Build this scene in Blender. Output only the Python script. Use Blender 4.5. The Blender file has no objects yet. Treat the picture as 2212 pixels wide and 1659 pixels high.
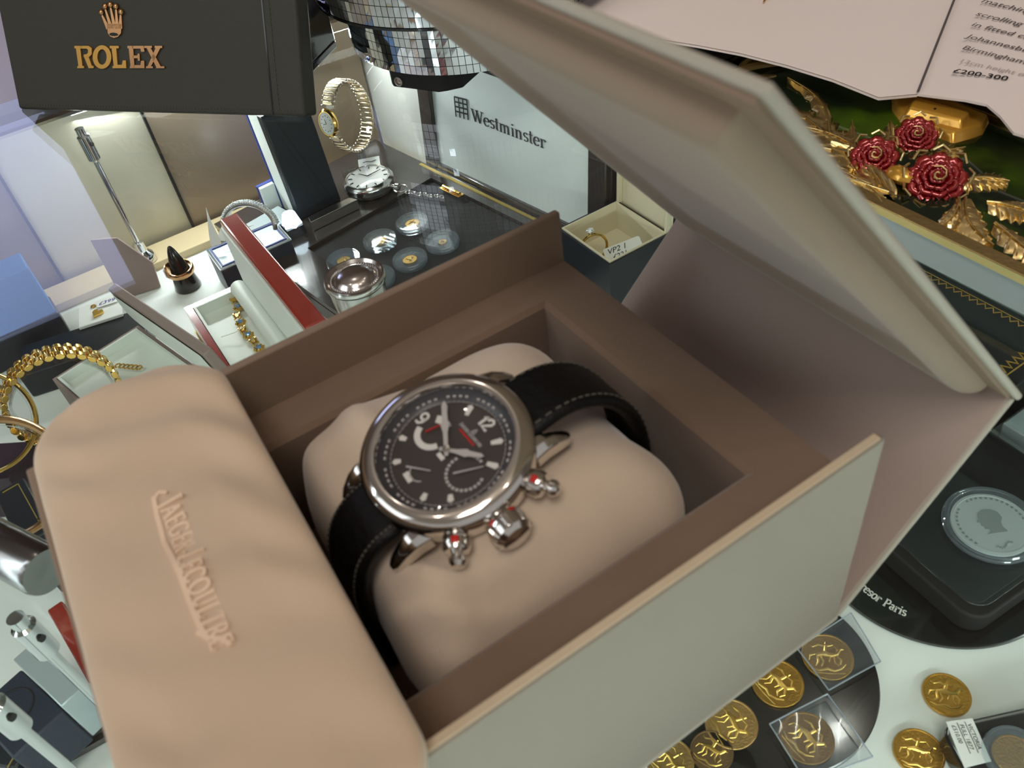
import bpy, math, random
from mathutils import Vector, Matrix, noise
random.seed(7)
V = Vector
PI = math.pi
S = bpy.context.scene
COL = S.collection

# ------------------------------------------------------------------ camera
W_PX, H_PX = 2212.0, 1659.0
CX, CY, FPX = 1106.0, 829.5, 1837.0
CAM = V((-.134, -.075, .243)); YAW, PITCH, ROLL = 1.105, .763, -.169
fw = V((math.cos(PITCH)*math.cos(YAW), math.cos(PITCH)*math.sin(YAW), -math.sin(PITCH)))
r0 = fw.cross(V((0, 0, 1))).normalized(); u0 = r0.cross(fw)
rt = r0*math.cos(ROLL)+u0*math.sin(ROLL); up = -r0*math.sin(ROLL)+u0*math.cos(ROLL)
cd = bpy.data.cameras.new('camera'); cam = bpy.data.objects.new('camera', cd); COL.objects.link(cam)
cam.matrix_world = Matrix(((rt.x, up.x, -fw.x, CAM.x), (rt.y, up.y, -fw.y, CAM.y), (rt.z, up.z, -fw.z, CAM.z), (0, 0, 0, 1)))
cd.sensor_width = 36; cd.lens = 36*FPX/W_PX; cd.clip_start = .01; cd.clip_end = 30
cd.dof.use_dof = True; cd.dof.focus_distance = .58; cd.dof.aperture_fstop = 24
S.camera = cam

def at(px, py, z=0.0):
    """point of the horizontal plane z seen at photograph pixel px, py"""
    d = fw+rt*((px-CX)/FPX)-up*((py-CY)/FPX)
    return CAM+d*((z-CAM.z)/d.z)

# ------------------------------------------------------------------ light and exposure
wd = bpy.data.worlds.new('shop_ambient'); S.world = wd; wd.use_nodes = True
bg = wd.node_tree.nodes['Background']; bg.inputs[0].default_value = (1.0, .95, .91, 1); bg.inputs[1].default_value = .36
S.view_settings.view_transform = 'Standard'; S.view_settings.look = 'None'
S.view_settings.gamma = 1; S.view_settings.exposure = 0.07; S.view_settings.use_curve_mapping = False

def area(name, loc, aim, sx, sy, power, col):
    l = bpy.data.lights.new(name, 'AREA'); l.shape = 'RECTANGLE'; l.size = sx; l.size_y = sy
    l.energy = power; l.color = col
    o = bpy.data.objects.new(name, l); COL.objects.link(o); o.location = loc
    o.rotation_euler = (V(aim)-V(loc)).to_track_quat('-Z', 'Y').to_euler(); return o
def spot_bulb(name, loc, power, col, rad=.02):
    l = bpy.data.lights.new(name, 'POINT'); l.energy = power; l.color = col; l.shadow_soft_size = rad
    o = bpy.data.objects.new(name, l); COL.objects.link(o); o.location = loc; return o
WARM = (1.0, .88, .79); COOL = (.88, 1.0, .96)
area('ceiling_panel_light', (-.6, -.7, 1.9), (0, .1, 0), .6, .6, 11.5, (1, .93, .87))
area('shop_daylight_light', (-1.5, .5, 1.0), (0, .1, 0), .8, .8, 3.0, (.9, .96, 1))
for i, (x, y, z, e) in enumerate([(.25, -.75, 1.9, 2.6), (-.35, -.35, 1.95, 2.4), (.75, -.35, 1.9, 2.4), (-.8, .25, 1.9, 2.2), (.2, 1.3, 1.95, 1.6), (.75, .35, 1.5, 1.6)]):  # the last bulb is an added fill for highlights on the gilt leaves
    spot_bulb('halogen_downlight', (x, y, z), e, WARM)
# LED strips inside the display case, under the rim of the glass top
area('case_led_strip_front', (-.06, -.20, -.014), (.0, .10, -.13), 1.0, .015, 1.0, COOL)
area('case_led_strip_side', (-.46, .2, -.014), (-.25, .25, -.13), .015, .7, .35, (.82, .94, 1.0))
area('case_led_strip_back', (.02, .598, -.012), (.0, .40, -.13),   .26, .01, .55, (.95, .98, 1.0))

# ------------------------------------------------------------------ materials
def lin(c): return tuple(((v/255)/12.92 if v/255 <= .04045 else ((v/255+.055)/1.055)**2.4) for v in c)
MATS = {}
def mat(name, rgb, rough=.5, metal=0, bump=0, bscale=400, var=0, vscale=40, coat=0, alpha=None, spec=None, sheen=0, stretch=None, emit=0, rgb2=None):
    if name in MATS: return MATS[name]
    m = bpy.data.materials.new(name); m.use_nodes = True; nt = m.node_tree; b = nt.nodes['Principled BSDF']
    c = lin(rgb)+(1,)
    b.inputs['Base Color'].default_value = c; b.inputs['Roughness'].default_value = rough; b.inputs['Metallic'].default_value = metal
    b.inputs['Coat Weight'].default_value = coat; b.inputs['Coat Roughness'].default_value = .05
    if sheen: b.inputs['Sheen Weight'].default_value = sheen
    if spec is not None: b.inputs['Specular IOR Level'].default_value = spec
    if alpha is not None: b.inputs['Alpha'].default_value = alpha
    if emit: b.inputs['Emission Color'].default_value = c; b.inputs['Emission Strength'].default_value = emit
    tc = nt.nodes.new('ShaderNodeTexCoord'); mp = nt.nodes.new('ShaderNodeMapping'); nt.links.new(tc.outputs['Object'], mp.inputs[0])
    if stretch: mp.inputs['Scale'].default_value = stretch
    if bump:
        n = nt.nodes.new('ShaderNodeTexNoise'); n.inputs['Scale'].default_value = bscale; n.inputs['Detail'].default_value = 4
        bp = nt.nodes.new('ShaderNodeBump'); bp.inputs['Strength'].default_value = bump; bp.inputs['Distance'].default_value = .001
        nt.links.new(mp.outputs[0], n.inputs['Vector']); nt.links.new(n.outputs['Fac'], bp.inputs['Height']); nt.links.new(bp.outputs[0], b.inputs['Normal'])
    if var:
        n = nt.nodes.new('ShaderNodeTexNoise'); n.inputs['Scale'].default_value = vscale; n.inputs['Detail'].default_value = 5
        r = nt.nodes.new('ShaderNodeMix'); r.data_type = 'RGBA'
        r.inputs['A'].default_value = tuple(v*(1-var) for v in c[:3])+(1,); r.inputs['B'].default_value = tuple(min(1, v*(1+var)) for v in c[:3])+(1,)
        if rgb2:
            r.inputs['A'].default_value = c; r.inputs['B'].default_value = lin(rgb2)+(1,); mr = nt.nodes.new('ShaderNodeMapRange'); mr.inputs[1].default_value = .45; mr.inputs[2].default_value = .75
            nt.links.new(n.outputs['Fac'], mr.inputs[0]); nt.links.new(mr.outputs[0], r.inputs['Factor'])
            nt.links.new(mp.outputs[0], n.inputs['Vector']); nt.links.new(r.outputs['Result'], b.inputs['Base Color']); MATS[name] = m; return m
        nt.links.new(mp.outputs[0], n.inputs['Vector']); nt.links.new(n.outputs['Fac'], r.inputs['Factor']); nt.links.new(r.outputs['Result'], b.inputs['Base Color'])
    MATS[name] = m; return m
def clear(name, tint=(.97, .99, .98), rough=0.0, ior=1.5, base=0.0, milk=None):
    """thin clear glass or plastic: fresnel mix of transparency and reflection"""
    m = bpy.data.materials.new(name); m.use_nodes = True; nt = m.node_tree; nt.nodes.clear()
    o = nt.nodes.new('ShaderNodeOutputMaterial'); t = nt.nodes.new('ShaderNodeBsdfTransparent'); t.inputs[0].default_value = tint+(1,)
    g = nt.nodes.new('ShaderNodeBsdfGlossy'); g.inputs['Roughness'].default_value = rough
    fr = nt.nodes.new('ShaderNodeLayerWeight'); fr.inputs['Blend'].default_value = .5
    pw = nt.nodes.new('ShaderNodeMath'); pw.operation = 'POWER'; pw.inputs[1].default_value = 5; nt.links.new(fr.outputs['Facing'], pw.inputs[0])
    f0 = ((ior-1)/(ior+1))**2
    ma = nt.nodes.new('ShaderNodeMath'); ma.operation = 'MULTIPLY_ADD'; ma.inputs[1].default_value = 1-f0; ma.inputs[2].default_value = f0; nt.links.new(pw.outputs[0], ma.inputs[0])
    mx = nt.nodes.new('ShaderNodeMixShader'); fac = ma.outputs[0]
    if base:
        ad = nt.nodes.new('ShaderNodeMath'); ad.operation = 'ADD'; ad.inputs[1].default_value = base; ad.use_clamp = True
        nt.links.new(fac, ad.inputs[0]); fac = ad.outputs[0]
    nt.links.new(fac, mx.inputs[0]); nt.links.new(t.outputs[0], mx.inputs[1]); nt.links.new(g.outputs[0], mx.inputs[2])
    out = mx.outputs[0]
    if milk:
        df = nt.nodes.new('ShaderNodeBsdfDiffuse'); df.inputs[0].default_value = lin(milk[0])+(1,); m2 = nt.nodes.new('ShaderNodeMixShader'); m2.inputs[0].default_value = milk[1]
        nt.links.new(out, m2.inputs[1]); nt.links.new(df.outputs[0], m2.inputs[2]); out = m2.outputs[0]
    nt.links.new(out, o.inputs[0]); return m
M = dict(
    suede=mat('brown_suede', (128, 106, 88), .95, bump=.15, bscale=900, var=.10, vscale=35, sheen=.25),
    liner=mat('taupe_card', (138, 118, 100), .8, bump=.08, bscale=1200, var=.03),
    spine=mat('taupe_spine', (172, 154, 144), .85, bump=.08, bscale=1200, var=.03),
    cream=mat('cream_leatherette', (176, 171, 158), .55, bump=.12, bscale=1500),
    rim=mat('cream_edge', (205, 186, 158), .6),
    pad=mat('padded_suede', (150, 131, 111), .95, sheen=.3, var=.05, vscale=25),
    pouch=mat('beige_suede', (206, 182, 156), .95, bump=.1, bscale=1400, sheen=.35, var=.05, vscale=30),
    emboss=mat('pressed_lettering', (235, 208, 180), .8),
    cushion=mat('cushion_velvet', (218, 198, 176), .9, bump=.08, bscale=900, sheen=.4, var=.04),
    strap=mat('black_strap_leather', (9, 8, 8), .5, bump=.4, bscale=500, spec=.3),
    thread=mat('strap_thread', (90, 86, 78), .8),
    steel=mat('polished_steel', (225, 222, 218), .10, 1),
    brushed=mat('brushed_steel', (190, 184, 176), .28, 1),
    dial=mat('charcoal_dial', (62, 56, 54), .45, var=.05),
    flange=mat('dial_flange', (66, 66, 70), .35),
    white=mat('luminous_white', (225, 222, 216), .5),
    silvery=mat('dial_silver', (190, 185, 182), .4),
    red=mat('red_enamel', (196, 22, 20), .3, coat=.5),
    black=mat('gloss_black', (10, 10, 12), .12, coat=.4),
    matblack=mat('matt_black', (15, 15, 16), .65, bump=.1),
    velvet=mat('black_velvet', (20, 20, 22), .9, bump=.15, bscale=900, sheen=.15),
    jetbase=mat('dark_bronze_gloss', (62, 56, 54), .18, coat=.6, var=.1),
    leather=mat('dark_green_leather', (52, 52, 44), .6, bump=.3, bscale=1500),
    stitch=mat('dark_stitch', (66, 66, 58), .8),
    gold=mat('yellow_gold', (232, 190, 105), .16, 1),
    palegold=mat('pale_gold', (240, 214, 150), .26, 1, bump=.15, bscale=300),
    coingold=mat('coin_gold', (214, 164, 70), .30, 1, bump=.35, bscale=1100, var=.12, vscale=300),
    coinrelief=mat('coin_relief', (236, 192, 100), .26, 1),
    letters=mat('gilt_lettering', (206, 160, 84), .35, .85),
    rose=mat('rolled_gold', (206, 158, 112), .22, 1),
    silver=mat('silver_metal', (215, 212, 208), .18, 1),
    coinsilver=mat('proof_silver', (236, 240, 236), .45, .25),
    diamond=mat('white_stones', (235, 240, 245), .06, .6, bump=.9, bscale=900),
    chrome=mat('chrome', (215, 218, 222), .07, 1),
    shelf=mat('white_shelf', (244, 249, 247), .35, var=.015, vscale=12),
    sill=mat('beige_sill', (214, 194, 156), .55, bump=.05, var=.03),
    doorbrown=mat('brown_sliding_door', (150, 132, 112), .22, var=.06, vscale=6),
    creampanel=mat('cream_panel', (218, 212, 192), .45, var=.02),
    whitewall=mat('white_case_wall', (222, 224, 218), .4, var=.02),
    satin=mat('white_satin', (228, 234, 228), .42, bump=.06, bscale=60, stretch=(1, 1, 8), sheen=.3),
    greysatin=mat('silver_grey_satin', (232, 240, 240), .38, bump=.08, bscale=40, var=.10, vscale=14, sheen=.3),
    redwood=mat('red_lacquer', (158, 46, 32), .18, coat=.6, var=.10, vscale=60),
    navy=mat('navy_leatherette', (34, 44, 62), .42, bump=.25, bscale=1200),
    darknavy=mat('slate_navy', (26, 33, 42), .38, bump=.15, bscale=1200),
    royal=mat('royal_blue_card', (44, 62, 140), .5),
    skyblue=mat('blue_card', (44, 108, 168), .6),
    ivory=mat('ivory_velvet', (222, 210, 182), .85, bump=.1, sheen=.2),
    tag=mat('paper_tag', (238, 238, 236), .7),
    ink=mat('black_ink', (30, 30, 34), .7),
    blueink=mat('blue_ink', (40, 60, 150), .7),
    page=mat('book_page', (250, 238, 232), .75, var=.015, vscale=8),
    pagetext=mat('page_text', (96, 88, 88), .8),
    enamel=mat('green_enamel', (6, 26, 8), .10, coat=.8, var=.01, vscale=26, rgb2=(74, 104, 14)),
    redenamel=mat('rose_enamel', (150, 16, 22), .12, .35, coat=.8),
    amber=mat('amber_clasp', (226, 172, 66), .22, .55, coat=.5),
    silverside=mat('silver_clutch_side', (186, 198, 202), .3, .3),
    taupe=mat('mauve_card', (150, 130, 124), .6, bump=.05),
    goldline=mat('gold_line', (196, 170, 90), .4, .5),
    mosaic=mat('mirror_tile', (225, 225, 232), .03, 1),
    grout=mat('tile_backing', (40, 40, 44), .6),
    ceiling=mat('ceiling_paint', (225, 215, 200), .8), wall=mat('shop_wall', (130, 112, 98), .7, var=.1, vscale=2),
    wall2=mat('shop_wall_grey', (140, 128, 122), .7, var=.2, vscale=2), floor=mat('shop_carpet', (80, 70, 66), .9, var=.1, vscale=4),
    counterskin=mat('counter_laminate', (70, 62, 58), .5, var=.06),
    daylight=mat('daylight_window', (196, 204, 255), .5, emit=1.9),
)
M['glass'] = clear('counter_glass', (.95, .985, .965))
M['crystal'] = clear('watch_crystal', (.97, .97, .97), ior=1.35)
M['acrylic'] = clear('clear_acrylic', (.93, .96, .97), .02, 1.5, .05)
M['capsule'] = clear('capsule_plastic', (.86, .90, .92), .04, 1.5, .05, ((190, 205, 215), .12))
M['sleeve'] = clear('sleeve_plastic', (.90, .92, .95), .08, 1.45, .02, ((190, 200, 215), .10))

M['bluestone'] = mat('blue_stones', (110, 150, 200), .08, .3, coat=.5)
M['lilacledge'] = mat('lilac_ledge', (196, 192, 212), .4)
M['outerwall'] = mat('grey_cream_leatherette', (145, 137, 124), .55, bump=.12, bscale=1500)  # darker copy of the cream leatherette, the outer wall's shade put into its colour
M['links'] = mat('pale_links', (214, 196, 166), .2, 1)
M['gunmetal'] = mat('brushed_gunmetal', (138, 138, 136), .2, 1)
M['led'] = mat('lamp_lens', (225, 240, 255), .4, emit=6)
M['coinpale'] = mat('coin_gold_pale', (226, 184, 118), .32, 1, bump=.35, bscale=1100, var=.1, vscale=300)
M['coindull'] = mat('coin_gold_dull', (186, 138, 58), .4, 1, bump=.35, bscale=1100, var=.1, vscale=300)
M['coinbronze'] = mat('coin_bronze', (150, 120, 84), .4, 1, bump=.3, bscale=1100)
M['portrait'] = mat('portrait_frost', (168, 174, 170), .6, .2)
M['edgeplastic'] = clear('sleeve_edge', (.9, .93, .97), .1, 1.5, .25, ((210, 220, 235), .35))  # milky white in the edge plastic imitates its highlights

# ------------------------------------------------------------------ mesh tools
OFF = {}
def frame(o, x, y=None, z=None):
    """4x4 frame from an origin and two axes"""
    x = V(x).normalized()
    if z is not None: z = V(z).normalized(); x = (x-z*x.dot(z)).normalized(); y = z.cross(x)
    else: y = V(y); y = (y-x*x.dot(y)).normalized(); z = x.cross(y)
    return Matrix(((x.x, y.x, z.x, o[0]), (x.y, y.y, z.y, o[1]), (x.z, y.z, z.z, o[2]), (0, 0, 0, 1)))
class MB:
    def __init__(s, fr=None): s.v = []; s.f = []; s.M = fr or Matrix()
    def add(s, vs, fs):
        n = len(s.v); s.v += [s.M @ V(p) for p in vs]; s.f += [tuple(i+n for i in f) for f in fs]; return s
    def box(s, x0, x1, y0, y1, z0, z1):
        return s.add([(x0, y0, z0), (x1, y0, z0), (x1, y1, z0), (x0, y1, z0), (x0, y0, z1), (x1, y0, z1), (x1, y1, z1), (x0, y1, z1)],
                     [(0, 3, 2, 1), (4, 5, 6, 7), (0, 1, 5, 4), (1, 2, 6, 5), (2, 3, 7, 6), (3, 0, 4, 7)])
    def prism(s, poly, z0, z1, top=None):
        n = len(poly); top = top or poly
        z0f = z0 if callable(z0) else (lambda p: z0); z1f = z1 if callable(z1) else (lambda p: z1)
        return s.add([(p[0], p[1], z0f(p)) for p in poly]+[(p[0], p[1], z1f(p)) for p in top],
                     [tuple(range(n-1, -1, -1)), tuple(range(n, 2*n))]+[(i, (i+1) % n, n+(i+1) % n, n+i) for i in range(n)])
    def lathe(s, prof, n=48, cap=True):
        vs = []; fs = []; k = len(prof)
        for i in range(n):
            a = 2*PI*i/n
            for r, z in prof: vs.append((r*math.cos(a), r*math.sin(a), z))
        for i in range(n):
            j = (i+1) % n
            for q in range(k-1): fs.append((i*k+q, j*k+q, j*k+q+1, i*k+q+1))
        if cap:
            if prof[0][0] > 1e-9: fs.append(tuple(i*k for i in range(n-1, -1, -1)))
            if prof[-1][0] > 1e-9: fs.append(tuple(i*k+k-1 for i in range(n)))
        return s.add(vs, fs)
    def tube(s, path, r, n=8, closed=False, flat=1.0, upv=(0, 0, 1)):
        P = [V(p) for p in path]; N = len(P); vs = []; fs = []
        R = r if isinstance(r, (list, tuple)) else [r]*N
        for i in range(N):
            a = P[(i-1) % N] if (closed or i) else P[0]; b = P[(i+1) % N] if (closed or i < N-1) else P[-1]
            t = (b-a).normalized(); x = t.cross(V(upv))
            if x.length < 1e-4: x = t.cross(V((0, 1, .1)))
            x.normalize(); y = x.cross(t)
            for j in range(n):
                q = 2*PI*j/n; vs.append(P[i]+x*(R[i]*math.cos(q))+y*(R[i]*flat*math.sin(q)))
        for i in range(N if closed else N-1):
            k = (i+1) % N
            for j in range(n): fs.append((i*n+j, i*n+(j+1) % n, k*n+(j+1) % n, k*n+j))
        if not closed: fs += [tuple(range(n-1, -1, -1)), tuple((N-1)*n+j for j in range(n))]
        return s.add(vs, fs)
    def grid(s, fn, nu, nv, cu=False, cv=False):
        vs = [fn(i/(nu if cu else nu-1), j/(nv if cv else nv-1)) for i in range(nu) for j in range(nv)]
        fs = [(i*nv+j, ((i+1) % nu)*nv+j, ((i+1) % nu)*nv+(j+1) % nv, i*nv+(j+1) % nv) for i in range(nu if cu else nu-1) for j in range(nv if cv else nv-1)]
        return s.add(vs, fs)
    def ball(s, c, r, n=12, sc=(1, 1, 1)):
        m = n//2+1; vs = []; fs = []
        for i in range(m):
            t = PI*i/(m-1)
            for j in range(n):
                p = 2*PI*j/n; vs.append((c[0]+r*sc[0]*math.sin(t)*math.cos(p), c[1]+r*sc[1]*math.sin(t)*math.sin(p), c[2]-r*sc[2]*math.cos(t)))
        for i in range(m-1):
            for j in range(n): fs.append((i*n+j, i*n+(j+1) % n, (i+1)*n+(j+1) % n, (i+1)*n+j))
        return s.add(vs, fs)
    def ribbon(s, pts, thick, z0, z1, thin=None, nib=8, closed=False):
        """one pen stroke in the xy plane, raised from z0 to z1"""
        P = [V((p[0], p[1])) for p in pts]; N = len(P); thin = thick if thin is None else thin; L = []; R = []
        for i in range(N):
            a = P[i-1] if i else P[0]; b = P[i+1] if i < N-1 else P[-1]
            t = b-a
            if t.length < 1e-9: t = V((1, 0))
            t.normalize(); d = math.atan2(t.y, t.x); w = (thin+(thick-thin)*abs(math.sin(d-math.radians(nib))))/2
            nn = V((-t.y, t.x)); L.append(P[i]+nn*w); R.append(P[i]-nn*w)
        vs = []; fs = []
        for i in range(N): vs += [(L[i].x, L[i].y, z1), (R[i].x, R[i].y, z1), (L[i].x, L[i].y, z0), (R[i].x, R[i].y, z0)]
        for i in range(N-1):
            a = 4*i; b = a+4; fs += [(a, a+1, b+1, b), (a+2, a, b, b+2), (a+1, a+3, b+3, b+1)]
        e = 4*(N-1); fs += [(0, 2, 3, 1), (e, e+1, e+3, e+2)]
        return s.add(vs, fs)
    def torus(s, R, r, n=48, m=10, z=0, flat=1, arc=1.0):
        return s.grid(lambda u, v: ((R+r*math.cos(2*PI*v))*math.cos(2*PI*u*arc), (R+r*math.cos(2*PI*v))*math.sin(2*PI*u*arc), z+r*flat*math.sin(2*PI*v)), n, m, arc == 1.0, True)
    def obj(s, name, m, parent=None, bevel=0, smooth=True, seg=2, sub=0, stuff=False, label=None, angle=35):
        off = OFF.get(parent.name, V((0, 0, 0))) if parent else V((0, 0, 0))
        if parent is None: off = s.base()
        me = bpy.data.meshes.new(name); me.from_pydata([p-off for p in s.v], [], s.f); me.update()
        me.materials.append(M[m] if isinstance(m, str) else m)
        o = bpy.data.objects.new(name, me); COL.objects.link(o)
        if parent: o.parent = parent; OFF[o.name] = off
        else: o.location = off; OFF[o.name] = off
        if smooth:
            for p in me.polygons: p.use_smooth = True
            if not sub: me.set_sharp_from_angle(angle=math.radians(angle))
        if bevel:
            b = o.modifiers.new('bevel', 'BEVEL'); b.width = bevel; b.segments = seg; b.limit_method = 'ANGLE'; b.angle_limit = math.radians(40)
        if sub:
            b = o.modifiers.new('sub', 'SUBSURF'); b.levels = sub; b.render_levels = sub
        if label: o['label'] = label
        return o
    def base(s):
        n = len(s.v); return V((sum(p.x for p in s.v)/n, sum(p.y for p in s.v)/n, min(p.z for p in s.v)))
def thing(name, label, cat, loc, group=None):
    o = bpy.data.objects.new(name, None); COL.objects.link(o); o.location = loc; o.empty_display_size = .01
    o['label'] = label; o['category'] = cat
    if group: o['group'] = group
    OFF[o.name] = V(loc); return o
def tag(o, label, cat, group=None):
    o['label'] = label; o['category'] = cat
    if group: o['group'] = group
    return o
def struct(o): o['kind'] = 'structure'; return o
def copy_thing(root, loc, label, group=None):
    r = root.copy(); COL.objects.link(r); r.location = loc; r['label'] = label
    if group: r['group'] = group
    for ch in list(root.children):
        c = ch.copy(); COL.objects.link(c); c.parent = r
        for g in list(ch.children):
            d = g.copy(); COL.objects.link(d); d.parent = c
    return r
def circle(cx, cy, r, n=32, a0=0, a1=2*PI, ry=None):
    ry = ry or r; k = n if abs(a1-a0-2*PI) < 1e-6 else n-1
    return [(cx+r*math.cos(a0+(a1-a0)*i/k), cy+ry*math.sin(a0+(a1-a0)*i/k)) for i in range(n)]
def rrect(x0, x1, y0, y1, r, n=5):
    o = []
    for cx, cy, a in ((x1-r, y1-r, 0), (x0+r, y1-r, 90), (x0+r, y0+r, 180), (x1-r, y0+r, 270)):
        for i in range(n+1):
            t = math.radians(a+90*i/n); o.append((cx+r*math.cos(t), cy+r*math.sin(t)))
    return o
def text_mesh(txt, size, fr, m, name, parent, depth=.0001, align='LEFT', shear=0, bold=0, space=1.0):
    c = bpy.data.curves.new('t', 'FONT'); c.body = txt; c.size = size; c.extrude = depth; c.align_x = align; c.shear = shear; c.offset = bold; c.space_character = space; c.resolution_u = 3
    o = bpy.data.objects.new('t', c); COL.objects.link(o); dg = bpy.context.evaluated_depsgraph_get(); dg.update()
    me = o.evaluated_get(dg).to_mesh(); b = MB(fr); b.add([v.co.copy() for v in me.vertices], [tuple(p.vertices) for p in me.polygons])
    o.evaluated_get(dg).to_mesh_clear(); bpy.data.objects.remove(o); bpy.data.curves.remove(c)
    return b.obj(name, m, parent, smooth=False)

# a small serif alphabet drawn with a broad pen: (width, strokes); a stroke = (weight, points)
def arc(cx, cy, rx, ry, a0, a1, n=14): return [(cx+rx*math.cos(math.radians(a0+(a1-a0)*i/n)), cy+ry*math.sin(math.radians(a0+(a1-a0)*i/n))) for i in range(n+1)]
def sf(x, y, w=.13): return (.0, [(x-w, y), (x+w, y)])
GL = {
 'W': (1.10, [(1, [(.10, 1), (.34, 0)]), (.3, [(.34, 0), (.56, 1)]), (1, [(.50, 1), (.76, 0)]), (.3, [(.76, 0), (1.0, 1)]), sf(.10, 1), sf(.53, 1), sf(1.0, 1)]),
 'e': (.56, [(1, arc(.28, .33, .22, .34, 10, 322, 22)), (.0, [(.07, .36), (.49, .39)])]),
 's': (.46, [(.9, arc(.23, .50, .15, .17, 30, 200, 9)+arc(.23, .17, .16, .17, 110, -150, 12)), sf(.38, .55, .01)]),
 't': (.38, [(1, [(.17, .95), (.17, .14)]+arc(.27, .12, .10, .11, 190, 300, 5)), (.0, [(.02, .66), (.34, .66)])]),
 'm': (1.02, [(1, [(.15, .66), (.15, 0)]), (1, arc(.32, .46, .15, .20, 160, 0, 8)+[(.47, 0)]), (1, arc(.64, .46, .15, .20, 160, 0, 8)+[(.79, 0)]), sf(.10, .66, .07), sf(.15, 0, .11), sf(.47, 0, .11), sf(.79, 0, .11)]),
 'n': (.70, [(1, [(.15, .66), (.15, 0)]), (1, arc(.33, .46, .16, .20, 160, 0, 8)+[(.49, 0)]), sf(.10, .66, .07), sf(.15, 0, .12), sf(.49, 0, .12)]),
 'i': (.34, [(1, [(.16, .66), (.16, 0)]), (1, [(.16, .86), (.16, .98)]), sf(.11, .66, .07), sf(.16, 0, .12)]),
 'r': (.50, [(1, [(.15, .66), (.15, 0)]), (.6, arc(.32, .42, .17, .24, 165, 45, 7)), sf(.10, .66, .07), sf(.15, 0, .13), (1, [(.40, .62), (.44, .52)])]),
 'o': (.60, [(1, arc(.29, .33, .22, .34, 0, 360, 24))]),
 'a': (.54, [(.9, arc(.24, .50, .14, .17, 160, 0, 8)+[(.38, .04), (.48, .04)]), (.9, arc(.23, .18, .15, .17, 50, 340, 12))]),
 'P': (.70, [(1, [(.16, 1), (.16, 0)]), (.9, [(.16, 1), (.32, 1)]+arc(.36, .74, .20, .26, 90, -90, 10)+[(.16, .48)]), sf(.14, 1, .12), sf(.16, 0, .14)]),
 'T': (.78, [(1, [(.38, 1), (.38, 0)]), (.2, [(.06, .80), (.06, 1), (.70, 1), (.70, .80)]), sf(.38, 0, .15)]),
 'R': (.80, [(1, [(.16, 1), (.16, 0)]), (.9, [(.16, 1), (.32, 1)]+arc(.36, .76, .19, .24, 90, -90, 10)+[(.16, .52)]), (1, [(.38, .52), (.66, 0)]), sf(.14, 1, .12), sf(.16, 0, .14), sf(.68, 0, .10)]),
 'E': (.70, [(1, [(.16, 1), (.16, 0)]), (.1, [(.10, 1), (.60, 1), (.60, .82)]), (.1, [(.10, 0), (.62, 0), (.62, .2)]), (.1, [(.16, .52), (.46, .52)]), (.4, [(.46, .62), (.46, .42)])]),
 'L': (.68, [(1, [(.18, 1), (.18, 0)]), (.1, [(.08, 0), (.62, 0), (.62, .22)]), sf(.18, 1, .13)]),
 'C': (.80, [(1, arc(.42, .5, .34, .5, 45, 318, 22)), (.3, [(.68, .98), (.68, .74)])]),
 'O': (.88, [(1, arc(.42, .5, .35, .5, 0, 360, 28))]),
 'U': (.86, [(1, [(.18, 1), (.18, .34)]+arc(.42, .32, .24, .32, 180, 330, 10)), (.3, [(.66, 1), (.66, .2)]), sf(.18, 1, .13), sf(.66, 1, .11)]),
 'G': (.88, [(1, arc(.42, .5, .34, .5, 45, 320, 22)), (1, [(.70, .42), (.70, .06)]), (.3, [(.68, .98), (.68, .76)]), sf(.70, .42, .13)]),
 'A': (.84, [(.3, [(.10, 0), (.40, 1)]), (1, [(.38, 1), (.70, 0)]), (.1, [(.20, .36), (.60, .36)]), sf(.10, 0, .11), sf(.70, 0, .13)]),
 'J': (.54, [(1, [(.32, 1), (.32, .05)]+arc(.18, .0, .14, .20, 0, -110, 6)), sf(.32, 1, .13)]),
 'X': (.86, [(1, [(.14, 1), (.68, 0)]), (.4, [(.66, 1), (.14, 0)]), sf(.14, 1), sf(.66, 1), sf(.14, 0), sf(.68, 0)]),
 '-': (.40, [(.6, [(.06, .38), (.32, .38)])]), ' ': (.4, []),
}
def serif(txt, h, fr, m, name, parent, thick=.15, thin=.05, z1=.0002, extra=1.0, smallcaps=0, widths=1.0, z0=0, caps=()):
    b = MB(fr); x = 0
    for k, ch in enumerate(txt):
        w, st = GL[ch]; hh = h*(smallcaps if smallcaps and k not in caps else 1)
        for q, pts in st: b.ribbon([(x+p[0]*hh*widths, p[1]*hh) for p in pts], (thin+(thick-thin)*q)*h, z0, z1+1e-6*k, thin*h)
        x += w*hh*widths*extra
    o = b.obj(name, m, parent, smooth=False); return o, x

# ------------------------------------------------------------------ the room around the counter
struct(MB().box(-3, 3, -2.5, 3, -1.02, -1.0).obj('floor', 'floor', smooth=False))
struct(MB().box(-3, 3, -2.5, 3, 2.2, 2.25).obj('ceiling', 'ceiling', smooth=False))
struct(MB().box(-3, 3, 2.6, 2.7, -1, 2.2).obj('wall_back', 'wall', smooth=False))
struct(MB().box(2.3, 2.4, -2.5, 2.6, -1, 2.2).obj('wall_right', 'wall2', smooth=False))
# unseen glowing panel added to give the glass top its lilac reflection on the left
struct(MB().box(-.62, -.10, 2.57, 2.59, .62, 1.28).obj('window_1', 'daylight', smooth=False))

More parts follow.
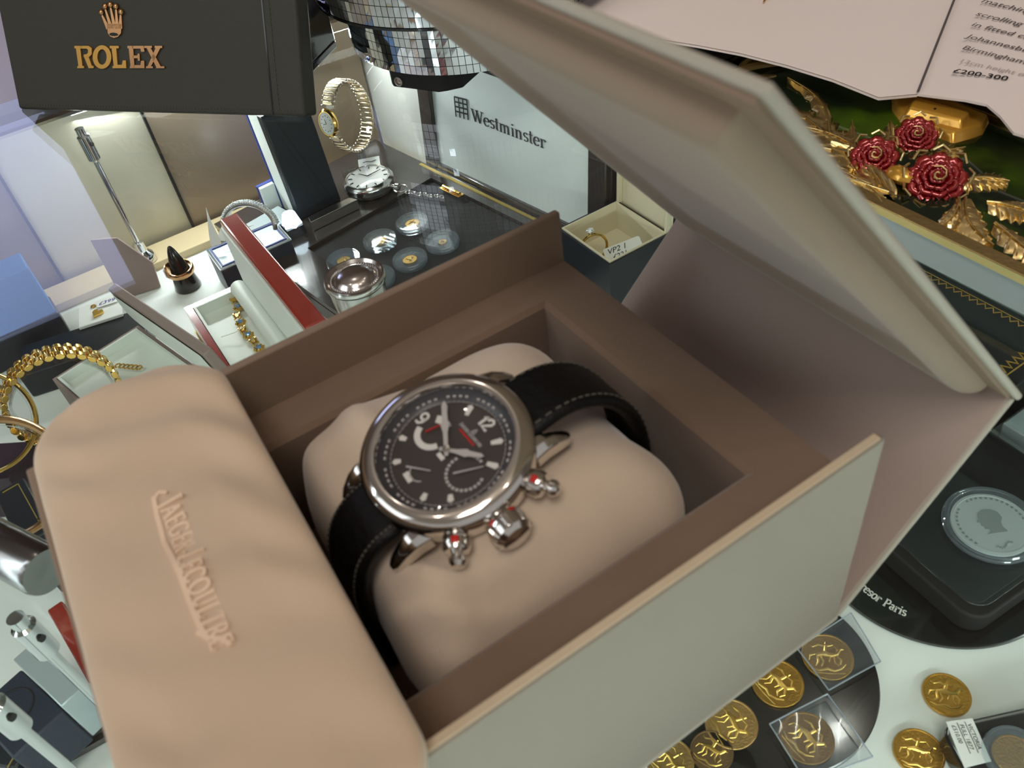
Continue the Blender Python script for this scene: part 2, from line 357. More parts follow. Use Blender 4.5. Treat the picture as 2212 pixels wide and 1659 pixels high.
# ------------------------------------------------------------------ display case
SH = -.13
struct(MB().box(-.62, .56, -.42, .573, SH-.02, SH).obj('floor_shelf', 'shelf', smooth=False)).name = 'trim_shelf'
struct(MB().box(-.62, .56, .573, .606, SH-.02, SH+.004).box(-.62, .56, .5715, .5735, SH-.02, SH+.0065).obj('trim_sill', 'sill', bevel=.0006))
struct(MB().box(-.172, -.064, .612, .618, SH-.02, -.009).obj('wall_cream', 'creampanel', smooth=False)).name = 'trim_panel'
t = MB(); t.box(-.062, .12, .610, .616, SH-.02, -.009); struct(t.obj('door_1', 'doorbrown', smooth=False))
struct(MB().box(-.60, -.174, .613, .619, SH-.02, -.009).obj('door_2', 'doorbrown', smooth=False))
struct(MB().box(-.064, -.062, .606, .611, SH, -.009).box(-.174, -.172, .606, .612, SH, -.009).obj('trim_seam', 'matblack', smooth=False))
wl = [(.117, .640), (.1465, .47), (.30, .36), (.30, -.42)]
t = MB()
for (x0, y0), (x1, y1) in zip(wl, wl[1:]):
    d = (V((x1, y1, 0))-V((x0, y0, 0))); fr = frame((x0, y0, 0), d, z=(0, 0, 1)); t.M = fr; t.box(0, d.length, 0, .006, SH-.02, -.009)
struct(t.obj('wall_right_case', 'whitewall', smooth=False)).name = 'wall_case'
t = MB(frame((.1165, .636, 0), V((.0295, -.17, 0)), z=(0, 0, 1))); t.box(.0, .165, -.006, 0, SH, SH+.005)
struct(t.obj('baseboard_case', 'sill', smooth=False))
struct(MB().box(.556, .566, -.42, .62, -1, -.009).box(-.63, -.62, -.42, .62, -1, -.009).box(-.63, .566, -.43, -.42, -1, -.14).box(-.62, .56, .619, .63, -1, -.14).obj('trim_carcass', 'counterskin', smooth=False))
struct(MB().box(-.70, .60, -.46, .655, -.008, -.0003).obj('window_2', 'glass', bevel=.0005))

struct(MB().box(-1.3, .9, .6552, 1.25, -.02, -.0004).obj('trim_ledge', 'lilacledge', smooth=False))
# ------------------------------------------------------------------ the watch box
L, Wd, H, TH, PH, SL, H1, TK = .174, .136, .0835, .754, .864, .0810, .064, .003
wb = thing('watch_box', 'open cream and brown watch box holding the steel chronograph on the glass counter', 'box', (-L/2, Wd/2, 0))
MB().box(-L, 0, 0, Wd, .0002, .003).obj('base_board', 'cream', wb, bevel=.0006)
MB().box(-L, -.0005, Wd-TK, Wd, .003, H).obj('side_wall', 'liner', wb, bevel=.0007)
a = MB().box(-L, -.0005, 0, TK*.55, .003, H).obj('side_wall', 'outerwall', wb, bevel=.0007)
MB().box(-L, -.0008, TK*.55+.0001, TK, .003, H-.0004).obj('wall_lining', 'liner', a)
MB().box(-L+.002, -.002, .0004, TK-.0004, H, H+.0007).obj('edge_strip', 'rim', a, bevel=.0003)
MB().box(-L, -L+TK, TK, Wd-TK, .003, H).obj('end_wall', 'cream', wb, bevel=.0006)
# fitted tray with a rectangular well
x0, x1, y0, y1 = -L+TK, -.0012, TK, Wd-TK; rx0, rx1, ry0, ry1 = -.150, -.0205, .0238, .1172; t = MB()
zt = H1; zb = .022; c = .0016
O = [(x0, y0), (x1, y0), (x1, y1), (x0, y1)]; I = [(rx0, ry0), (rx1, ry0), (rx1, ry1), (rx0, ry1)]; I2 = [(rx0-c, ry0-c), (rx1+c, ry0-c), (rx1+c, ry1+c), (rx0-c, ry1+c)]
vs = [(p[0], p[1], .003) for p in O]+[(p[0], p[1], zt) for p in O]+[(p[0], p[1], zt) for p in I2]+[(p[0], p[1], zt-c) for p in I]+[(p[0], p[1], zb) for p in I]
fs = [(3, 2, 1, 0), (16, 17, 18, 19)]
for k in range(0, 16, 4):
    for i in range(4): fs.append((k+i, k+(i+1) % 4, k+4+(i+1) % 4, k+4+i))
t.add(vs, fs); t.obj('inner_tray', 'suede', wb, smooth=False)
# spine leaning back, hinged lid folding forward over it
sd = V((math.cos(TH), 0, math.sin(TH))); ld = V((-math.cos(PH), 0, math.sin(PH)))
sp = MB(frame((.0008, 0, .001), (0, 1, 0), y=sd)); sp.box(0, Wd, 0, SL, -.0026, 0)
# frame z = x cross y points away from the box; lining on the inner side
spn = sp.obj('spine_panel', 'cream', wb, bevel=.0006)
n_in = V((0, 1, 0)).cross(sd)*-1
q = MB(frame(V((.0008, 0, .001)), (0, 1, 0), y=sd)); 
q.box(.0012, Wd-.0012, .001, SL-.001, -.0034 if n_in.dot(V((-1, 0, 0))) > 0 else 0, -.0026 if n_in.dot(V((-1, 0, 0))) > 0 else .0006)
q.obj('spine_lining', 'spine', spn)
hp = V((.0008, 0, .001))+sd*SL
lf = frame(hp, (0, 1, 0), y=ld)           # x along hinge, y up the lid, z = outward or inward
zin = lf.to_3x3() @ V((0, 0, 1)); sgn = 1 if zin.x < 0 and zin.z < 0 else -1   # inside face looks down to the box
def lb(x0, x1, y0, y1, a, b): return (x0, x1, y0, y1, min(a*sgn, b*sgn), max(a*sgn, b*sgn))
lid = MB(lf).box(*lb(-.001, Wd+.001, 0, L, -.0022, 0)).obj('lid_panel', 'cream', wb, bevel=.0008)
MB(lf).box(*lb(.0008, Wd-.0008, .001, L-.0012, 0, .0012)).obj('lid_lining', 'liner', lid)
def padsurf(x0, x1, y0, y1, h, b0, dip):
    def fn(u, v):
        # profile across the border then flat
        x = x0+(x1-x0)*u; y = y0+(y1-y0)*v; d = min(x-x0, x1-x, y-y0, y1-y)
        if d < b0: z = h*math.sqrt(max(0, 1-(1-d/b0)**2))
        else:
            k = min(1, (d-b0)/.010); z = h-dip*(k*k*(3-2*k))
        return (x, y, (z+.0012)*sgn)
    return fn
def ease(n, e=.016):
    # denser samples near both borders
    o = []; 
    for i in range(n):
        t_ = i/(n-1); o.append(.5-.5*math.cos(PI*t_))
    return o
g = ease(72); fn = padsurf(.0065, Wd-.0065, .006, L-.0065, .0062, .006, .003); t = MB(lf)
vs = [fn(a_, b_) for a_ in g for b_ in g]; n = 72
t.add(vs, [(i*n+j, (i+1)*n+j, (i+1)*n+j+1, i*n+j+1) for i in range(n-1) for j in range(n-1)])
t.obj('lid_padding', 'pad', lid, angle=180)

# ------------------------------------------------------------------ cushion, watch
cu = MB(); cc = V((-.0757, .0705, .0225)); ax_, by_, hz = .0438, .0458, .0545
def cushion(u, v):
    a = 2*PI*u; t_ = PI*v
    ca, sa = math.cos(a), math.sin(a); e = .32
    x = math.copysign(abs(ca)**e, ca); y = math.copysign(abs(sa)**e, sa)
    k = math.copysign(abs(math.sin(t_))**.55, 1); z = -math.copysign(abs(math.cos(t_))**.8, math.cos(t_))
    p = V((cc.x+ax_*x*k, cc.y+by_*y*k, cc.z+hz*.5*(1+z)))
    if z > -.6:
        # crease where the strap squeezes it, wrinkles running out from there
        s_ = abs(p.y-.0635); p.z -= .0035*math.exp(-(s_/.012)**2); p.x -= .0022*math.exp(-(s_/.014)**2)*ca
        w = noise.noise(V((p.x*70, p.y*26, 3)))*.0060+noise.noise(V((p.x*24, p.y*60, 9)))*.0040-.0030*abs(math.sin((p.x*.8+p.y*1.3)*150+noise.noise(p*30)*3))*max(0, min(1, (.062-p.y)/.02))
        fall = min(1, max(0, (-.075-p.x)/.03+.25)); p.z += w*fall*(.5+.5*z); p.x += noise.noise(V((p.y*50, p.z*60, 1)))*.0018*k; p.y += noise.noise(V((p.x*50, p.z*60, 5)))*.0018*k
        p.z -= .010*max(0, (abs(p.y-.0705)-.026)/.02)**1.3*.5
    return p
cu.grid(cushion, 96, 40, True, False)
tag(cu.obj('watch_cushion', 'cushion', angle=180), 'pale beige velvet cushion filling the well under the steel chronograph', 'cushion')

wc = V((-.0858, .0635, .0858)); wn = V((-.177, -.109, .978)).normalized()
wa = V((.984, .002, .179)); wa = (wa-wn*wa.dot(wn)).normalized(); wbx = wa.cross(wn)
WF = frame(wc, wbx, y=wa)      # x = 3 o'clock, y = 12 o'clock, z = up out of the dial
mm = .001
def wf(*p): return WF @ V(p)
wt = thing('wristwatch', 'steel chronograph wristwatch with black dial and red marked crown, black leather strap', 'watch', wc-wn*.012)
case = MB(WF).lathe([(19*mm, -9*mm), (21.5*mm, -8.5*mm), (22.6*mm, -6*mm), (22.8*mm, -2.2*mm), (22.2*mm, -.8*mm), (18.3*mm, -3.2*mm)], 96)
# lugs: four curved horns
for sx in (-1, 1):
    for sy in (-1, 1):
        path = [(sx*12.6*mm, sy*16*mm), (sx*12.8*mm, sy*20*mm), (sx*12.9*mm, sy*23.5*mm), (sx*12.7*mm, sy*26.5*mm), (sx*12.4*mm, sy*28*mm)]
        zt_ = [-2.2*mm, -2.6*mm, -4.2*mm, -7.0*mm, -9.0*mm]; zb_ = [-8*mm, -8.2*mm, -9.5*mm, -11*mm, -11.2*mm]; hw = [3.6*mm, 3.0*mm, 2.4*mm, 1.9*mm, 1.0*mm]
        vs = []; fs = []
        for (x, y), a_, b_, w in zip(path, zt_, zb_, hw):
            vs += [(x-w, y, b_), (x+w, y, b_), (x+w, y, a_-w*.5), (x+w*.4, y, a_), (x-w*.4, y, a_), (x-w, y, a_-w*.5)]
        for i in range(4):
            for j in range(6):
                f = (i*6+j, i*6+(j+1) % 6, (i+1)*6+(j+1) % 6, (i+1)*6+j); fs.append(f if sy > 0 else f[::-1])
        fs += [(0, 1, 2, 3, 4, 5) if sy < 0 else (5, 4, 3, 2, 1, 0), tuple(24+k for k in ((0, 1, 2, 3, 4, 5) if sy > 0 else (5, 4, 3, 2, 1, 0)))]
        MB(WF).add(vs, fs).obj('lug', 'steel', wt, bevel=.0004, seg=3)
case.obj('case', 'steel', wt)
MB(WF).lathe([(18.6*mm, -3.0*mm), (22.4*mm, -.5*mm), (22.7*mm, .3*mm), (22.0*mm, 1.3*mm), (20.4*mm, 2.1*mm), (18.9*mm, 2.4*mm), (18.2*mm, 2.2*mm), (18.0*mm, 1.6*mm), (18.0*mm, -2.0*mm)], 128, cap=False).obj('bezel', 'steel', wt)
MB(WF).lathe([(15.4*mm, -1.9*mm), (17.0*mm, -1.0*mm), (18.05*mm, .6*mm)], 96, cap=False).obj('flange', 'flange', wt)
dial = MB(WF).lathe([(15.6*mm, -2.6*mm), (15.6*mm, -1.95*mm), (0, -1.9*mm)], 96).obj('dial', 'dial', wt)
zD = -1.85*mm; zE = -1.6*mm
mk = MB(WF)
def rot(p, a): return (p[0]*math.cos(a)+p[1]*math.sin(a), -p[0]*math.sin(a)+p[1]*math.cos(a))
for h in (1, 2, 4, 5, 7, 8, 10, 11):
    a = math.radians(30*h); lo = 11.3 if h in (1, 2, 11, 10) else 12.3
    poly = [(-.55*mm, lo*mm), (.55*mm, lo*mm), (.85*mm, (14.0)*mm), (0.0, 14.6*mm), (-.85*mm, 14.0*mm)]
    mk.prism([rot(p, a) for p in poly][::-1], zD, zE)
mk.obj('hour_markers', 'white', dial, smooth=False)
nb = MB(WF)
nb.ribbon([(-1.7*mm, 12.9*mm), (-1.1*mm, 13.9*mm), (-1.1*mm, 10.6*mm)], .75*mm, zD, zE)
nb.ribbon([(-.2*mm, 13.0*mm), (.0*mm, 13.8*mm), (.9*mm, 14.1*mm), (1.6*mm, 13.6*mm), (1.6*mm, 12.9*mm), (-.2*mm, 10.8*mm), (1.9*mm, 10.8*mm)], .75*mm, zD, zE)
n9 = [rot((p[0], p[1]), math.radians(-62)) for p in ((0, 0), (0, 0))]
f9 = [(-13.1+1.0*math.cos(q_), .1+.9+1.0*math.sin(q_)) for q_ in [2*PI*i/14 for i in range(15)]]
nb.ribbon([(x*mm, (y+.3)*mm) for x, y in f9], .7*mm, zD, zE); nb.ribbon([(-12.1*mm, 1.2*mm), (-12.2*mm, -.2*mm), (-12.9*mm, -1.2*mm), (-13.9*mm, -1.1*mm)], .7*mm, zD, zE)
nb.obj('numerals', 'white', dial, smooth=False)
s1 = MB(WF)
def ringstroke(b, cx, cy, r, a0, a1, w, z1=zE, n=26): b.ribbon([(cx*mm+r*mm*math.cos(math.radians(a0+(a1-a0)*i/n)), cy*mm+r*mm*math.sin(math.radians(a0+(a1-a0)*i/n))) for i in range(n+1)], w*mm, zD, z1)
ringstroke(s1, -7.3, 0, 4.1, 200, 345, 1.7); ringstroke(s1, -7.6, 0, 4.2, 70, 130, 2.2)
s1.obj('counter_ring', 'white', dial, smooth=False)
s2 = MB(WF)
for k in range(22):
    if k in (16, 17): continue
    a0 = 20-k*14; ringstroke(s2, 8.2, 0, 4.9, a0, a0+9, .75, n=3)
for k in range(60):   # worldtime scale and city names read as fine pale dashes on the flange
    a = 2*PI*k/60; rr = 16.4
    if k % 5 == 0: continue
    s2.ribbon([(rr*mm*math.cos(a), rr*mm*math.sin(a)), (rr*mm*math.cos(a+.05), rr*mm*math.sin(a+.05))], .55*mm, -1.5*mm, -.95*mm)
for k in range(72): a = 2*PI*k/72; s2.ribbon([(14.9*mm*math.cos(a), 14.9*mm*math.sin(a)), (15.3*mm*math.cos(a), 15.3*mm*math.sin(a))], .12*mm, zD, zE)
ringstroke(s2, 0, -8.3, 2.9, -150, -30, .3); ringstroke(s2, 0, 0, 15.05, 0, 360, .08, n=60)
s2.obj('minute_track', 'silvery', dial, smooth=False)
dt = MB(WF).prism([rot(p, math.radians(4)) for p in ((-1.6*mm, -12.5*mm), (1.6*mm, -12.5*mm), (1.6*mm, -10.9*mm), (-1.6*mm, -10.9*mm))], zD, zE); dt.prism([(-1.3*mm, -2.7*mm), (1.2*mm, -2.7*mm), (1.2*mm, -1.5*mm), (-1.3*mm, -1.5*mm)], zD, zE)
dt.obj('date_window', 'white', dial, smooth=False)
lg = MB(WF); lg.ribbon([(-.5*mm, 8.4*mm), (.0*mm, 9.4*mm), (.5*mm, 8.4*mm)], .3*mm, zD, zE); lg.ribbon([(-.6*mm, 8.1*mm), (.6*mm, 8.1*mm)], .3*mm, zD, zE); lg.obj('emblem', 'silvery', dial, smooth=False)
serif('JAEGER-LECOULTRE', .95*mm, WF @ Matrix.Translation((-4.9*mm, 6.9*mm, zD)), 'silvery', 'dial_lettering', dial, thick=.2, thin=.1, z1=.1*mm, smallcaps=.85, caps=(0, 7))
MB(WF).ribbon([(-3.4*mm, 6.1*mm), (3.2*mm, 6.1*mm)], .5*mm, zD, zE).obj('red_line', 'red', dial, smooth=False)
def hand(ang, pts, z, name, m='silvery', c=(0, 0)):
    a = math.radians(ang); MB(WF).prism([(lambda q: (q[0]+c[0]*mm, q[1]+c[1]*mm))(rot((x*mm, y*mm), a)) for x, y in pts][::-1], z, z+.25*mm).obj(name, m, wt, smooth=False)
hand(53, [(-.5, -2), (.5, -2), (.55, 2.5), (1.15, 5.4), (.75, 6.2), (.6, 9.4), (0, 10.2), (-.6, 9.4), (-.75, 6.2), (-1.15, 5.4), (-.55, 2.5)], -.9*mm, 'hour_hand')
hand(-59, [(-.5, -2), (.5, -2), (.6, 5), (1.2, 7.4), (.8, 8.3), (.65, 13.6), (0, 14.8), (-.65, 13.6), (-.8, 8.3), (-1.2, 7.4), (-.6, 5)], -.5*mm, 'minute_hand')
hand(28, [(-.22, -2.4), (.22, -2.4), (.12, 5.4), (-.12, 5.4)], -1.3*mm, 'small_seconds_hand', 'silvery', (7.7, -.3))
hand(53, [(-.22, -3.6), (.22, -3.6), (.12, 3.2), (-.12, 3.2)], -1.3*mm, 'month_hand', 'silvery', (-.6, -8.3))
hand(15, [(-.22, -2.4), (.22, -2.4), (.12, 2.6), (-.12, 2.6)], -1.2*mm, 'hours_counter_hand', 'red', (-8.0, 1.2))
MB(WF).lathe([(1.0*mm, -1.6*mm), (1.0*mm, -.1*mm), (0, 0)], 20).obj('hand_hub', 'steel', wt)
MB(WF).lathe([(18.0*mm, 1.55*mm), (15*mm, 2.25*mm), (8*mm, 2.8*mm), (0, 3.0*mm)], 64, cap=False).obj('crystal', M['crystal'], wt)
# crown and the two compressor pushers
def stub(ang, r0, name, prof, teeth, marks):
    a = math.radians(ang); d = wbx*math.cos(a)+wa*math.sin(a); fr = frame(wc+d*(r0*mm)-wn*4.6*mm, wn, z=d)
    o = MB(fr).lathe([(x*mm, y*mm) for x, y in prof], 40).obj(name, 'steel', wt)
    if teeth:
        b = MB(fr)
        for k in range(teeth):
            q_ = 2*PI*k/teeth; b.M = fr @ Matrix.Rotation(q_, 4, 'Z'); b.box((prof[2][0]-.5)*mm, (prof[2][0]+.55)*mm, -.75*mm, .75*mm, 2.3*mm, 6.2*mm)
        b.obj('grip_ridges', 'steel', o, bevel=.0004)
    b = MB(fr)
    for q_ in marks:
        b.M = fr @ Matrix.Rotation(math.radians(q_), 4, 'Z'); b.box((prof[2][0]-.6)*mm, (prof[2][0]+.25)*mm, -1.0*mm, 1.0*mm, 1.5*mm, 3.4*mm)
    b.obj('red_mark', 'red', o, bevel=.0003)
stub(0, 22.4, 'crown', [(2.4, -1.5), (3.6, .6), (4.8, 1.4), (5.2, 3.0), (5.0, 6.0), (3.8, 7.2), (0, 7.6)], 7, (35, -38))
stub(30, 22.0, 'pusher', [(1.8, -2), (2.6, .4), (3.4, .9), (3.6, 3.2), (3.0, 4.4), (1.5, 4.9), (1.5, 5.4), (2.1, 6.0), (2.2, 7.2), (1.5, 8.2), (0, 8.5)], 0, (8,))
stub(-30, 22.0, 'pusher', [(1.8, -2), (2.6, .4), (3.4, .9), (3.6, 3.2), (3.0, 4.4), (1.5, 4.9), (1.5, 5.4), (2.1, 6.0), (2.2, 7.2), (1.5, 8.2), (0, 8.5)], 0, (-8,))
# strap: two tapering leather bands bent down around the cushion
def strap(path, w0, w1, name):
    P = [V((x, 0, z)) for x, z in path]; n = len(P); m = 14
    def pt(u, v):
        f_ = u*(n-1); i = min(n-2, int(f_)); k = f_-i
        p0 = P[max(0, i-1)]; p1 = P[i]; p2 = P[i+1]; p3 = P[min(n-1, i+2)]
        p = .5*((2*p1)+(p2-p0)*k+(2*p0-5*p1+4*p2-p3)*k*k+(3*p1-p0-3*p2+p3)*k**3)
        tn = ((p2-p0)*(1-k)+(p3-p1)*k).normalized(); nn = V((-tn.z, 0, tn.x)); 
        if path[-1][0] < path[0][0]: nn = -nn
        w = w0+(w1-w0)*u; a = 2*PI*v; s_ = math.sin(a); c_ = math.cos(a)
        yy = w*math.copysign(abs(c_)**.35, c_); hh = .0019*math.copysign(abs(s_)**.5, s_)*(1.1 if abs(c_) < .9 else .8)
        return p+nn*hh+V((0, .0632+yy-(p.x-wc.x)*.02, 0))
    o = MB().grid(pt, 60, 28, False, True); 
    o.f += [tuple(range(27, -1, -1)), tuple(59*28+j for j in range(28))]
    ob = o.obj(name, 'strap', wt, angle=60)
    st = MB()
    for sgn_ in (-1, 1):
        for k in range(26):
            u_ = .02+k/30; a_ = pt(u_, .25); b_ = pt(u_+.018, .25); o_ = V((0, sgn_*(w0+(w1-w0)*u_-.0016), 0)); st.tube([a_+o_, b_+o_], .00028, 5)
    st.obj('stitching', 'thread', ob)
ends = wc
strap([(-.0680, .0850), (-.0560, .0866), (-.0475, .0845), (-.0400, .0790), (-.0335, .0690), (-.0300, .0560), (-.0290, .0400), (-.0300, .0280)], .0100, .0085, 'strap_band')
strap([(-.1060, .0785), (-.1115, .0765), (-.1165, .0715), (-.1195, .0630), (-.1205, .0520), (-.1205, .0380), (-.1195, .0260)], .0100, .0088, 'strap_band')

# ------------------------------------------------------------------ suede pouch across the end of the box
pc = V((-.1485, .066, 0)); pz0 = .0846
def pouch_outline(v):
    return None
ph = MB(); NX, NY = 46, 130
YL, YR = .1385, -.0065
def pouch(u, v):
    # u around the cross-section, v along the length (far to near)
    y = YL+(YR-YL)*v
    xl = -.1745-.0030*v; xr = -.1215-.0050*v
    # rounded far end, right corner larger
    e = max(0, 1-v/.14); xl += .010*e**2.2; xr -= .020*e**2.6
    e2 = max(0, (v-.94)/.06); xr -= .004*e2**2
    if v <= 0 or v >= 1: k = .0
    elif v < .04: k = math.sqrt(1-(1-v/.04)**2)
    elif v > .96: k = math.sqrt(1-(1-(1-v)/.04)**2)
    else: k = 1
    a = 2*PI*u; c_, s_ = math.cos(a), math.sin(a)
    cx_ = (xl+xr)/2; hw = (xr-xl)/2
    x = cx_+hw*math.copysign(abs(c_)**.30, c_)
    th = .0098
    z = pz0+th*.5+th*.5*k*math.copysign(abs(s_)**.45, s_)
    if s_ > 0:
        sk = (x-cx_)/hw; yy = y+.018*sk
        w = .0017*math.sin(yy*250+noise.noise(V((x*40, yy*18, 0)))*3.4)*(.55+.45*noise.noise(V((x*22, yy*22, 7)))*2)+.0016*noise.noise(V((x*35, yy*70, 4)))
        e = .35+.65*max(0, 1-abs(sk-.1)**2); z += w*s_**.5*k*e
        # slight crown
        z += .0012*(1-sk*sk)*k
    return V((x, y, z))
ph.grid(pouch, NX*2, NY, True, False)
po = thing('watch_pouch', 'beige suede pouch with pressed maker lettering lying across the end of the watch box', 'pouch', (-.1485, .066, pz0))
pb = ph.obj('pouch_body', 'pouch', po, angle=180)
# second flap of suede peeping out below on the left edge
MB().box(-.1780, -.1745, -.004, .122, pz0, pz0+.0016).box(-.1775, -.1740, .0, .126, pz0+.0030, pz0+.0044).obj('pouch_flap', 'liner', po, bevel=.0006)
tz = pz0+.0098+.0016
t0 = at(377, 1068, tz); t1 = at(500, 1385, tz); dirx = (t1-t0); 
fr = frame(t0, dirx, z=(0, 0, 1)) @ Matrix.Translation((0, -.0002, 0))
def onpouch(o):
    """drape a lettering mesh over the pouch surface"""
    me = o.data; off = OFF[o.parent.name] if o.parent else V((0, 0, 0))
    for v in me.vertices:
        p = v.co+off; h = p.z-tz; vv = (p.y-YL)/(YR-YL); xl = -.1745-.0030*vv; xr = -.1215-.0050*vv; cx_ = (xl+xr)/2; hw = (xr-xl)/2
        c_ = max(-1, min(1, (p.x-cx_)/hw)); ca = math.copysign(abs(c_)**(1/.30), c_); a = math.acos(ca)/(2*PI)
        v.co.z = pouch(a, vv).z+h-off.z
lo, wtxt = serif('JAEGER-LECOULTRE', .0054, fr @ Matrix.Translation((0, -.0038, 0)), 'emboss', 'pressed_lettering', pb, thick=.17, thin=.09, z1=.00045, smallcaps=.80, caps=(0, 7), widths=1.0, z0=-.0003)
sc = dirx.length/wtxt
for v in lo.data.vertices:
    p = v.co+OFF[pb.name]-V(t0); ex = dirx.normalized(); k = p.dot(ex); v.co += ex*(k*(sc-1))
onpouch(lo)
for pts, w in (([(333, 1075), (337, 1110), (350, 1165), (373, 1205), (392, 1245), (410, 1300), (430, 1350), (447, 1377), (455, 1382)], .0011), ([(333, 1080), (345, 1066), (362, 1066)], .0009), ([(425, 1365), (447, 1377), (480, 1378), (497, 1392)], .0010)):
    dens = []
    for a_, b_ in zip(pts, pts[1:]):
        for k in range(5): dens.append(at(a_[0]+(b_[0]-a_[0])*k/5, a_[1]+(b_[1]-a_[1])*k/5, tz))
    dens.append(at(*pts[-1], tz))
    b = MB(Matrix.Translation((0, 0, tz))); b.ribbon([(p.x, p.y) for p in dens], w, -.0003, .00045); onpouch(b.obj('pressed_underline', 'emboss', pb, smooth=False))
# ------------------------------------------------------------------ green enamel clutch with gilt roses
CH = .019
ck = thing('enamel_clutch', 'green enamel clutch case with gilt leaves, red roses and amber clasp', 'clutch', (.205, .12, 0))
MB().prism(rrect(.1600, .2660, -.060, .262, .010), .0008, CH-.003).obj('case_body', 'silverside', ck, bevel=.001)
cf = MB(); outer = rrect(.1590, .2670, -.061, .263, .011, 6); inner = rrect(.1655, .2575, -.055, .254, .008, 6)
n = len(outer)
cf.add([(p[0], p[1], CH-.004) for p in outer]+[(p[0], p[1], CH) for p in outer]+[(p[0], p[1], CH+.0006) for p in inner]+[(p[0], p[1], CH-.004) for p in inner],
       [(k*n+i, k*n+(i+1) % n, (k+1)*n+(i+1) % n, (k+1)*n+i) for k in range(3) for i in range(n)])
cf.obj('gilt_frame', 'palegold', ck, bevel=.0005, smooth=False)
def enz(x, y): 
    d = (x-.2115)/.046; return CH-.0022+.0045*(1-d*d)-.0012*math.sin(y*26)
en = MB().grid(lambda u, v: V((.1655+.092*u, -.055+.309*v, enz(.1655+.092*u, -.055+.309*v))), 30, 60).obj('enamel_panel', 'enamel', ck, angle=180)
def leaf(b, p0, p1, wid, lobes=6, bend=.15, h=.0022, vein=True):
    """a lobed acanthus leaf in relief from p0 to p1 on the enamel"""
    p0 = V((p0[0], p0[1])); p1 = V((p1[0], p1[1])); d = p1-p0; ln = d.length; d.normalize(); nn = V((-d.y, d.x))
    K = lobes*6+1
    def ctr(t): return p0+d*(ln*t)+nn*(bend*ln*math.sin(PI*t))
    def wd(t):
        base = math.sin(PI*min(1, t*.92+.08))**.7*(1-.35*t); saw = (t*lobes) % 1.0
        return wid*base*(.55+.45*(1-saw)**.8)
    vs = []; fs = []
    cols = (-1, -.55, 0, .55, 1)
    for i in range(K):
        t = i/(K-1); c_ = ctr(t); w = wd(t)
        for s_ in cols:
            q_ = c_+nn*(w*s_)+d*(abs(s_)*w*.75)
            z = enz(min(.262, max(.161, q_.x)), q_.y)+h*(1-.75*abs(s_))+(.0011 if abs(s_) == .55 else 0)-(.0005 if abs(s_) == 1 else 0)
            vs.append((q_.x, q_.y, z))
    for i in range(K-1):
        for j in range(4): fs.append((i*5+j, i*5+j+1, (i+1)*5+j+1, (i+1)*5+j))
    b.add(vs, fs)
    if vein:
        b.tube([V((*ctr(i/10), enz(min(.26, ctr(i/10).x), ctr(i/10).y)+h+.0006)) for i in range(11)], [.0007*(1-.6*i/10) for i in range(11)], 6)
        for i in range(1, lobes):
            t = i/lobes; c_ = ctr(t)
            for s_ in (-1, 1):
                q_ = c_+nn*(wd(t+.02)*.8*s_)+d*(wd(t)*.8)
                b.tube([V((c_.x, c_.y, enz(c_.x, c_.y)+h)), V((q_.x, q_.y, enz(min(.262, q_.x), q_.y)+h*.5+.0004))], [.0005, .0003], 5)
def zc(px, py): p = at(px, py, CH+.002); return (p.x, p.y)
for spec in [((1930, 415), (1690, 250), .0150, 9, .14), ((1900, 400), (1700, 275), .009, 8, -.16), ((1795, 330), (1640, 195), .006, 5, .2), ((1850, 365), (1838, 275), .0045, 5, 0), ((1850, 385), (1912, 438), .0050, 5, .1), ((1790, 300), (1700, 180), .0055, 5, -.1), ((1860, 385), (1690, 235), .0150, 8, -.05), ((1880, 395), (1760, 330), .0075, 6, .05), ((1900, 360), (1842, 300), .004, 4, .1),
             ((1925, 335), (1920, 275), .0055, 4, 0), ((2010, 360), (2082, 330), .0055, 5, .1), ((2070, 400), (2178, 400), .0085, 6, .15), ((2070, 440), (2030, 480), .0055, 5, .1),
             ((2085, 430), (2150, 520), .0085, 6, -.12), ((2130, 440), (2240, 470), .0095, 6, .1), ((2150, 480), (2260, 560), .007, 6, 0), ((2070, 430), (2055, 490), .004, 5, .1)]:
    b = MB(); leaf(b, zc(*spec[0]), zc(*spec[1]), spec[2], spec[3], spec[4]); b.obj('gilt_leaf', 'palegold', ck, angle=60)
b = MB()   # braided stem between the leaves
for k in range(5):
    pts = []
    for i in range(26):
        t_ = i/25; p = V(zc(1795+(1935-1795)*t_, 318+(420-318)*t_-16*math.sin(PI*t_))); w = (k-2)*.0016*math.sin(PI*t_)**.6
        pts.append((p.x-w*.6, p.y+w, enz(p.x, p.y)+.0025+.0012*math.sin(t_*9+k)))
    b.tube(pts, .0009, 6)
b.obj('gilt_ribbon', 'palegold', ck)
b = MB()   # gilt scroll at the far corner of the frame
for k, (a0, a1) in enumerate([((1560, 180), (1690, 140)), ((1580, 215), (1675, 165)), ((1600, 170), (1650, 128))]):
    p = V(zc(*a0)); q_ = V(zc(*a1)); m_ = (p+q_)/2+V((-.004, .008))
    b.tube([V((*((p*(1-t)**2)+m_*(2*t*(1-t))+q_*t*t), CH+.002+.002*math.sin(PI*t))) for t in [i/12 for i in range(13)]], [.0012+.0016*math.sin(PI*i/12) for i in range(13)], 8)
b.obj('gilt_scroll', 'palegold', ck)
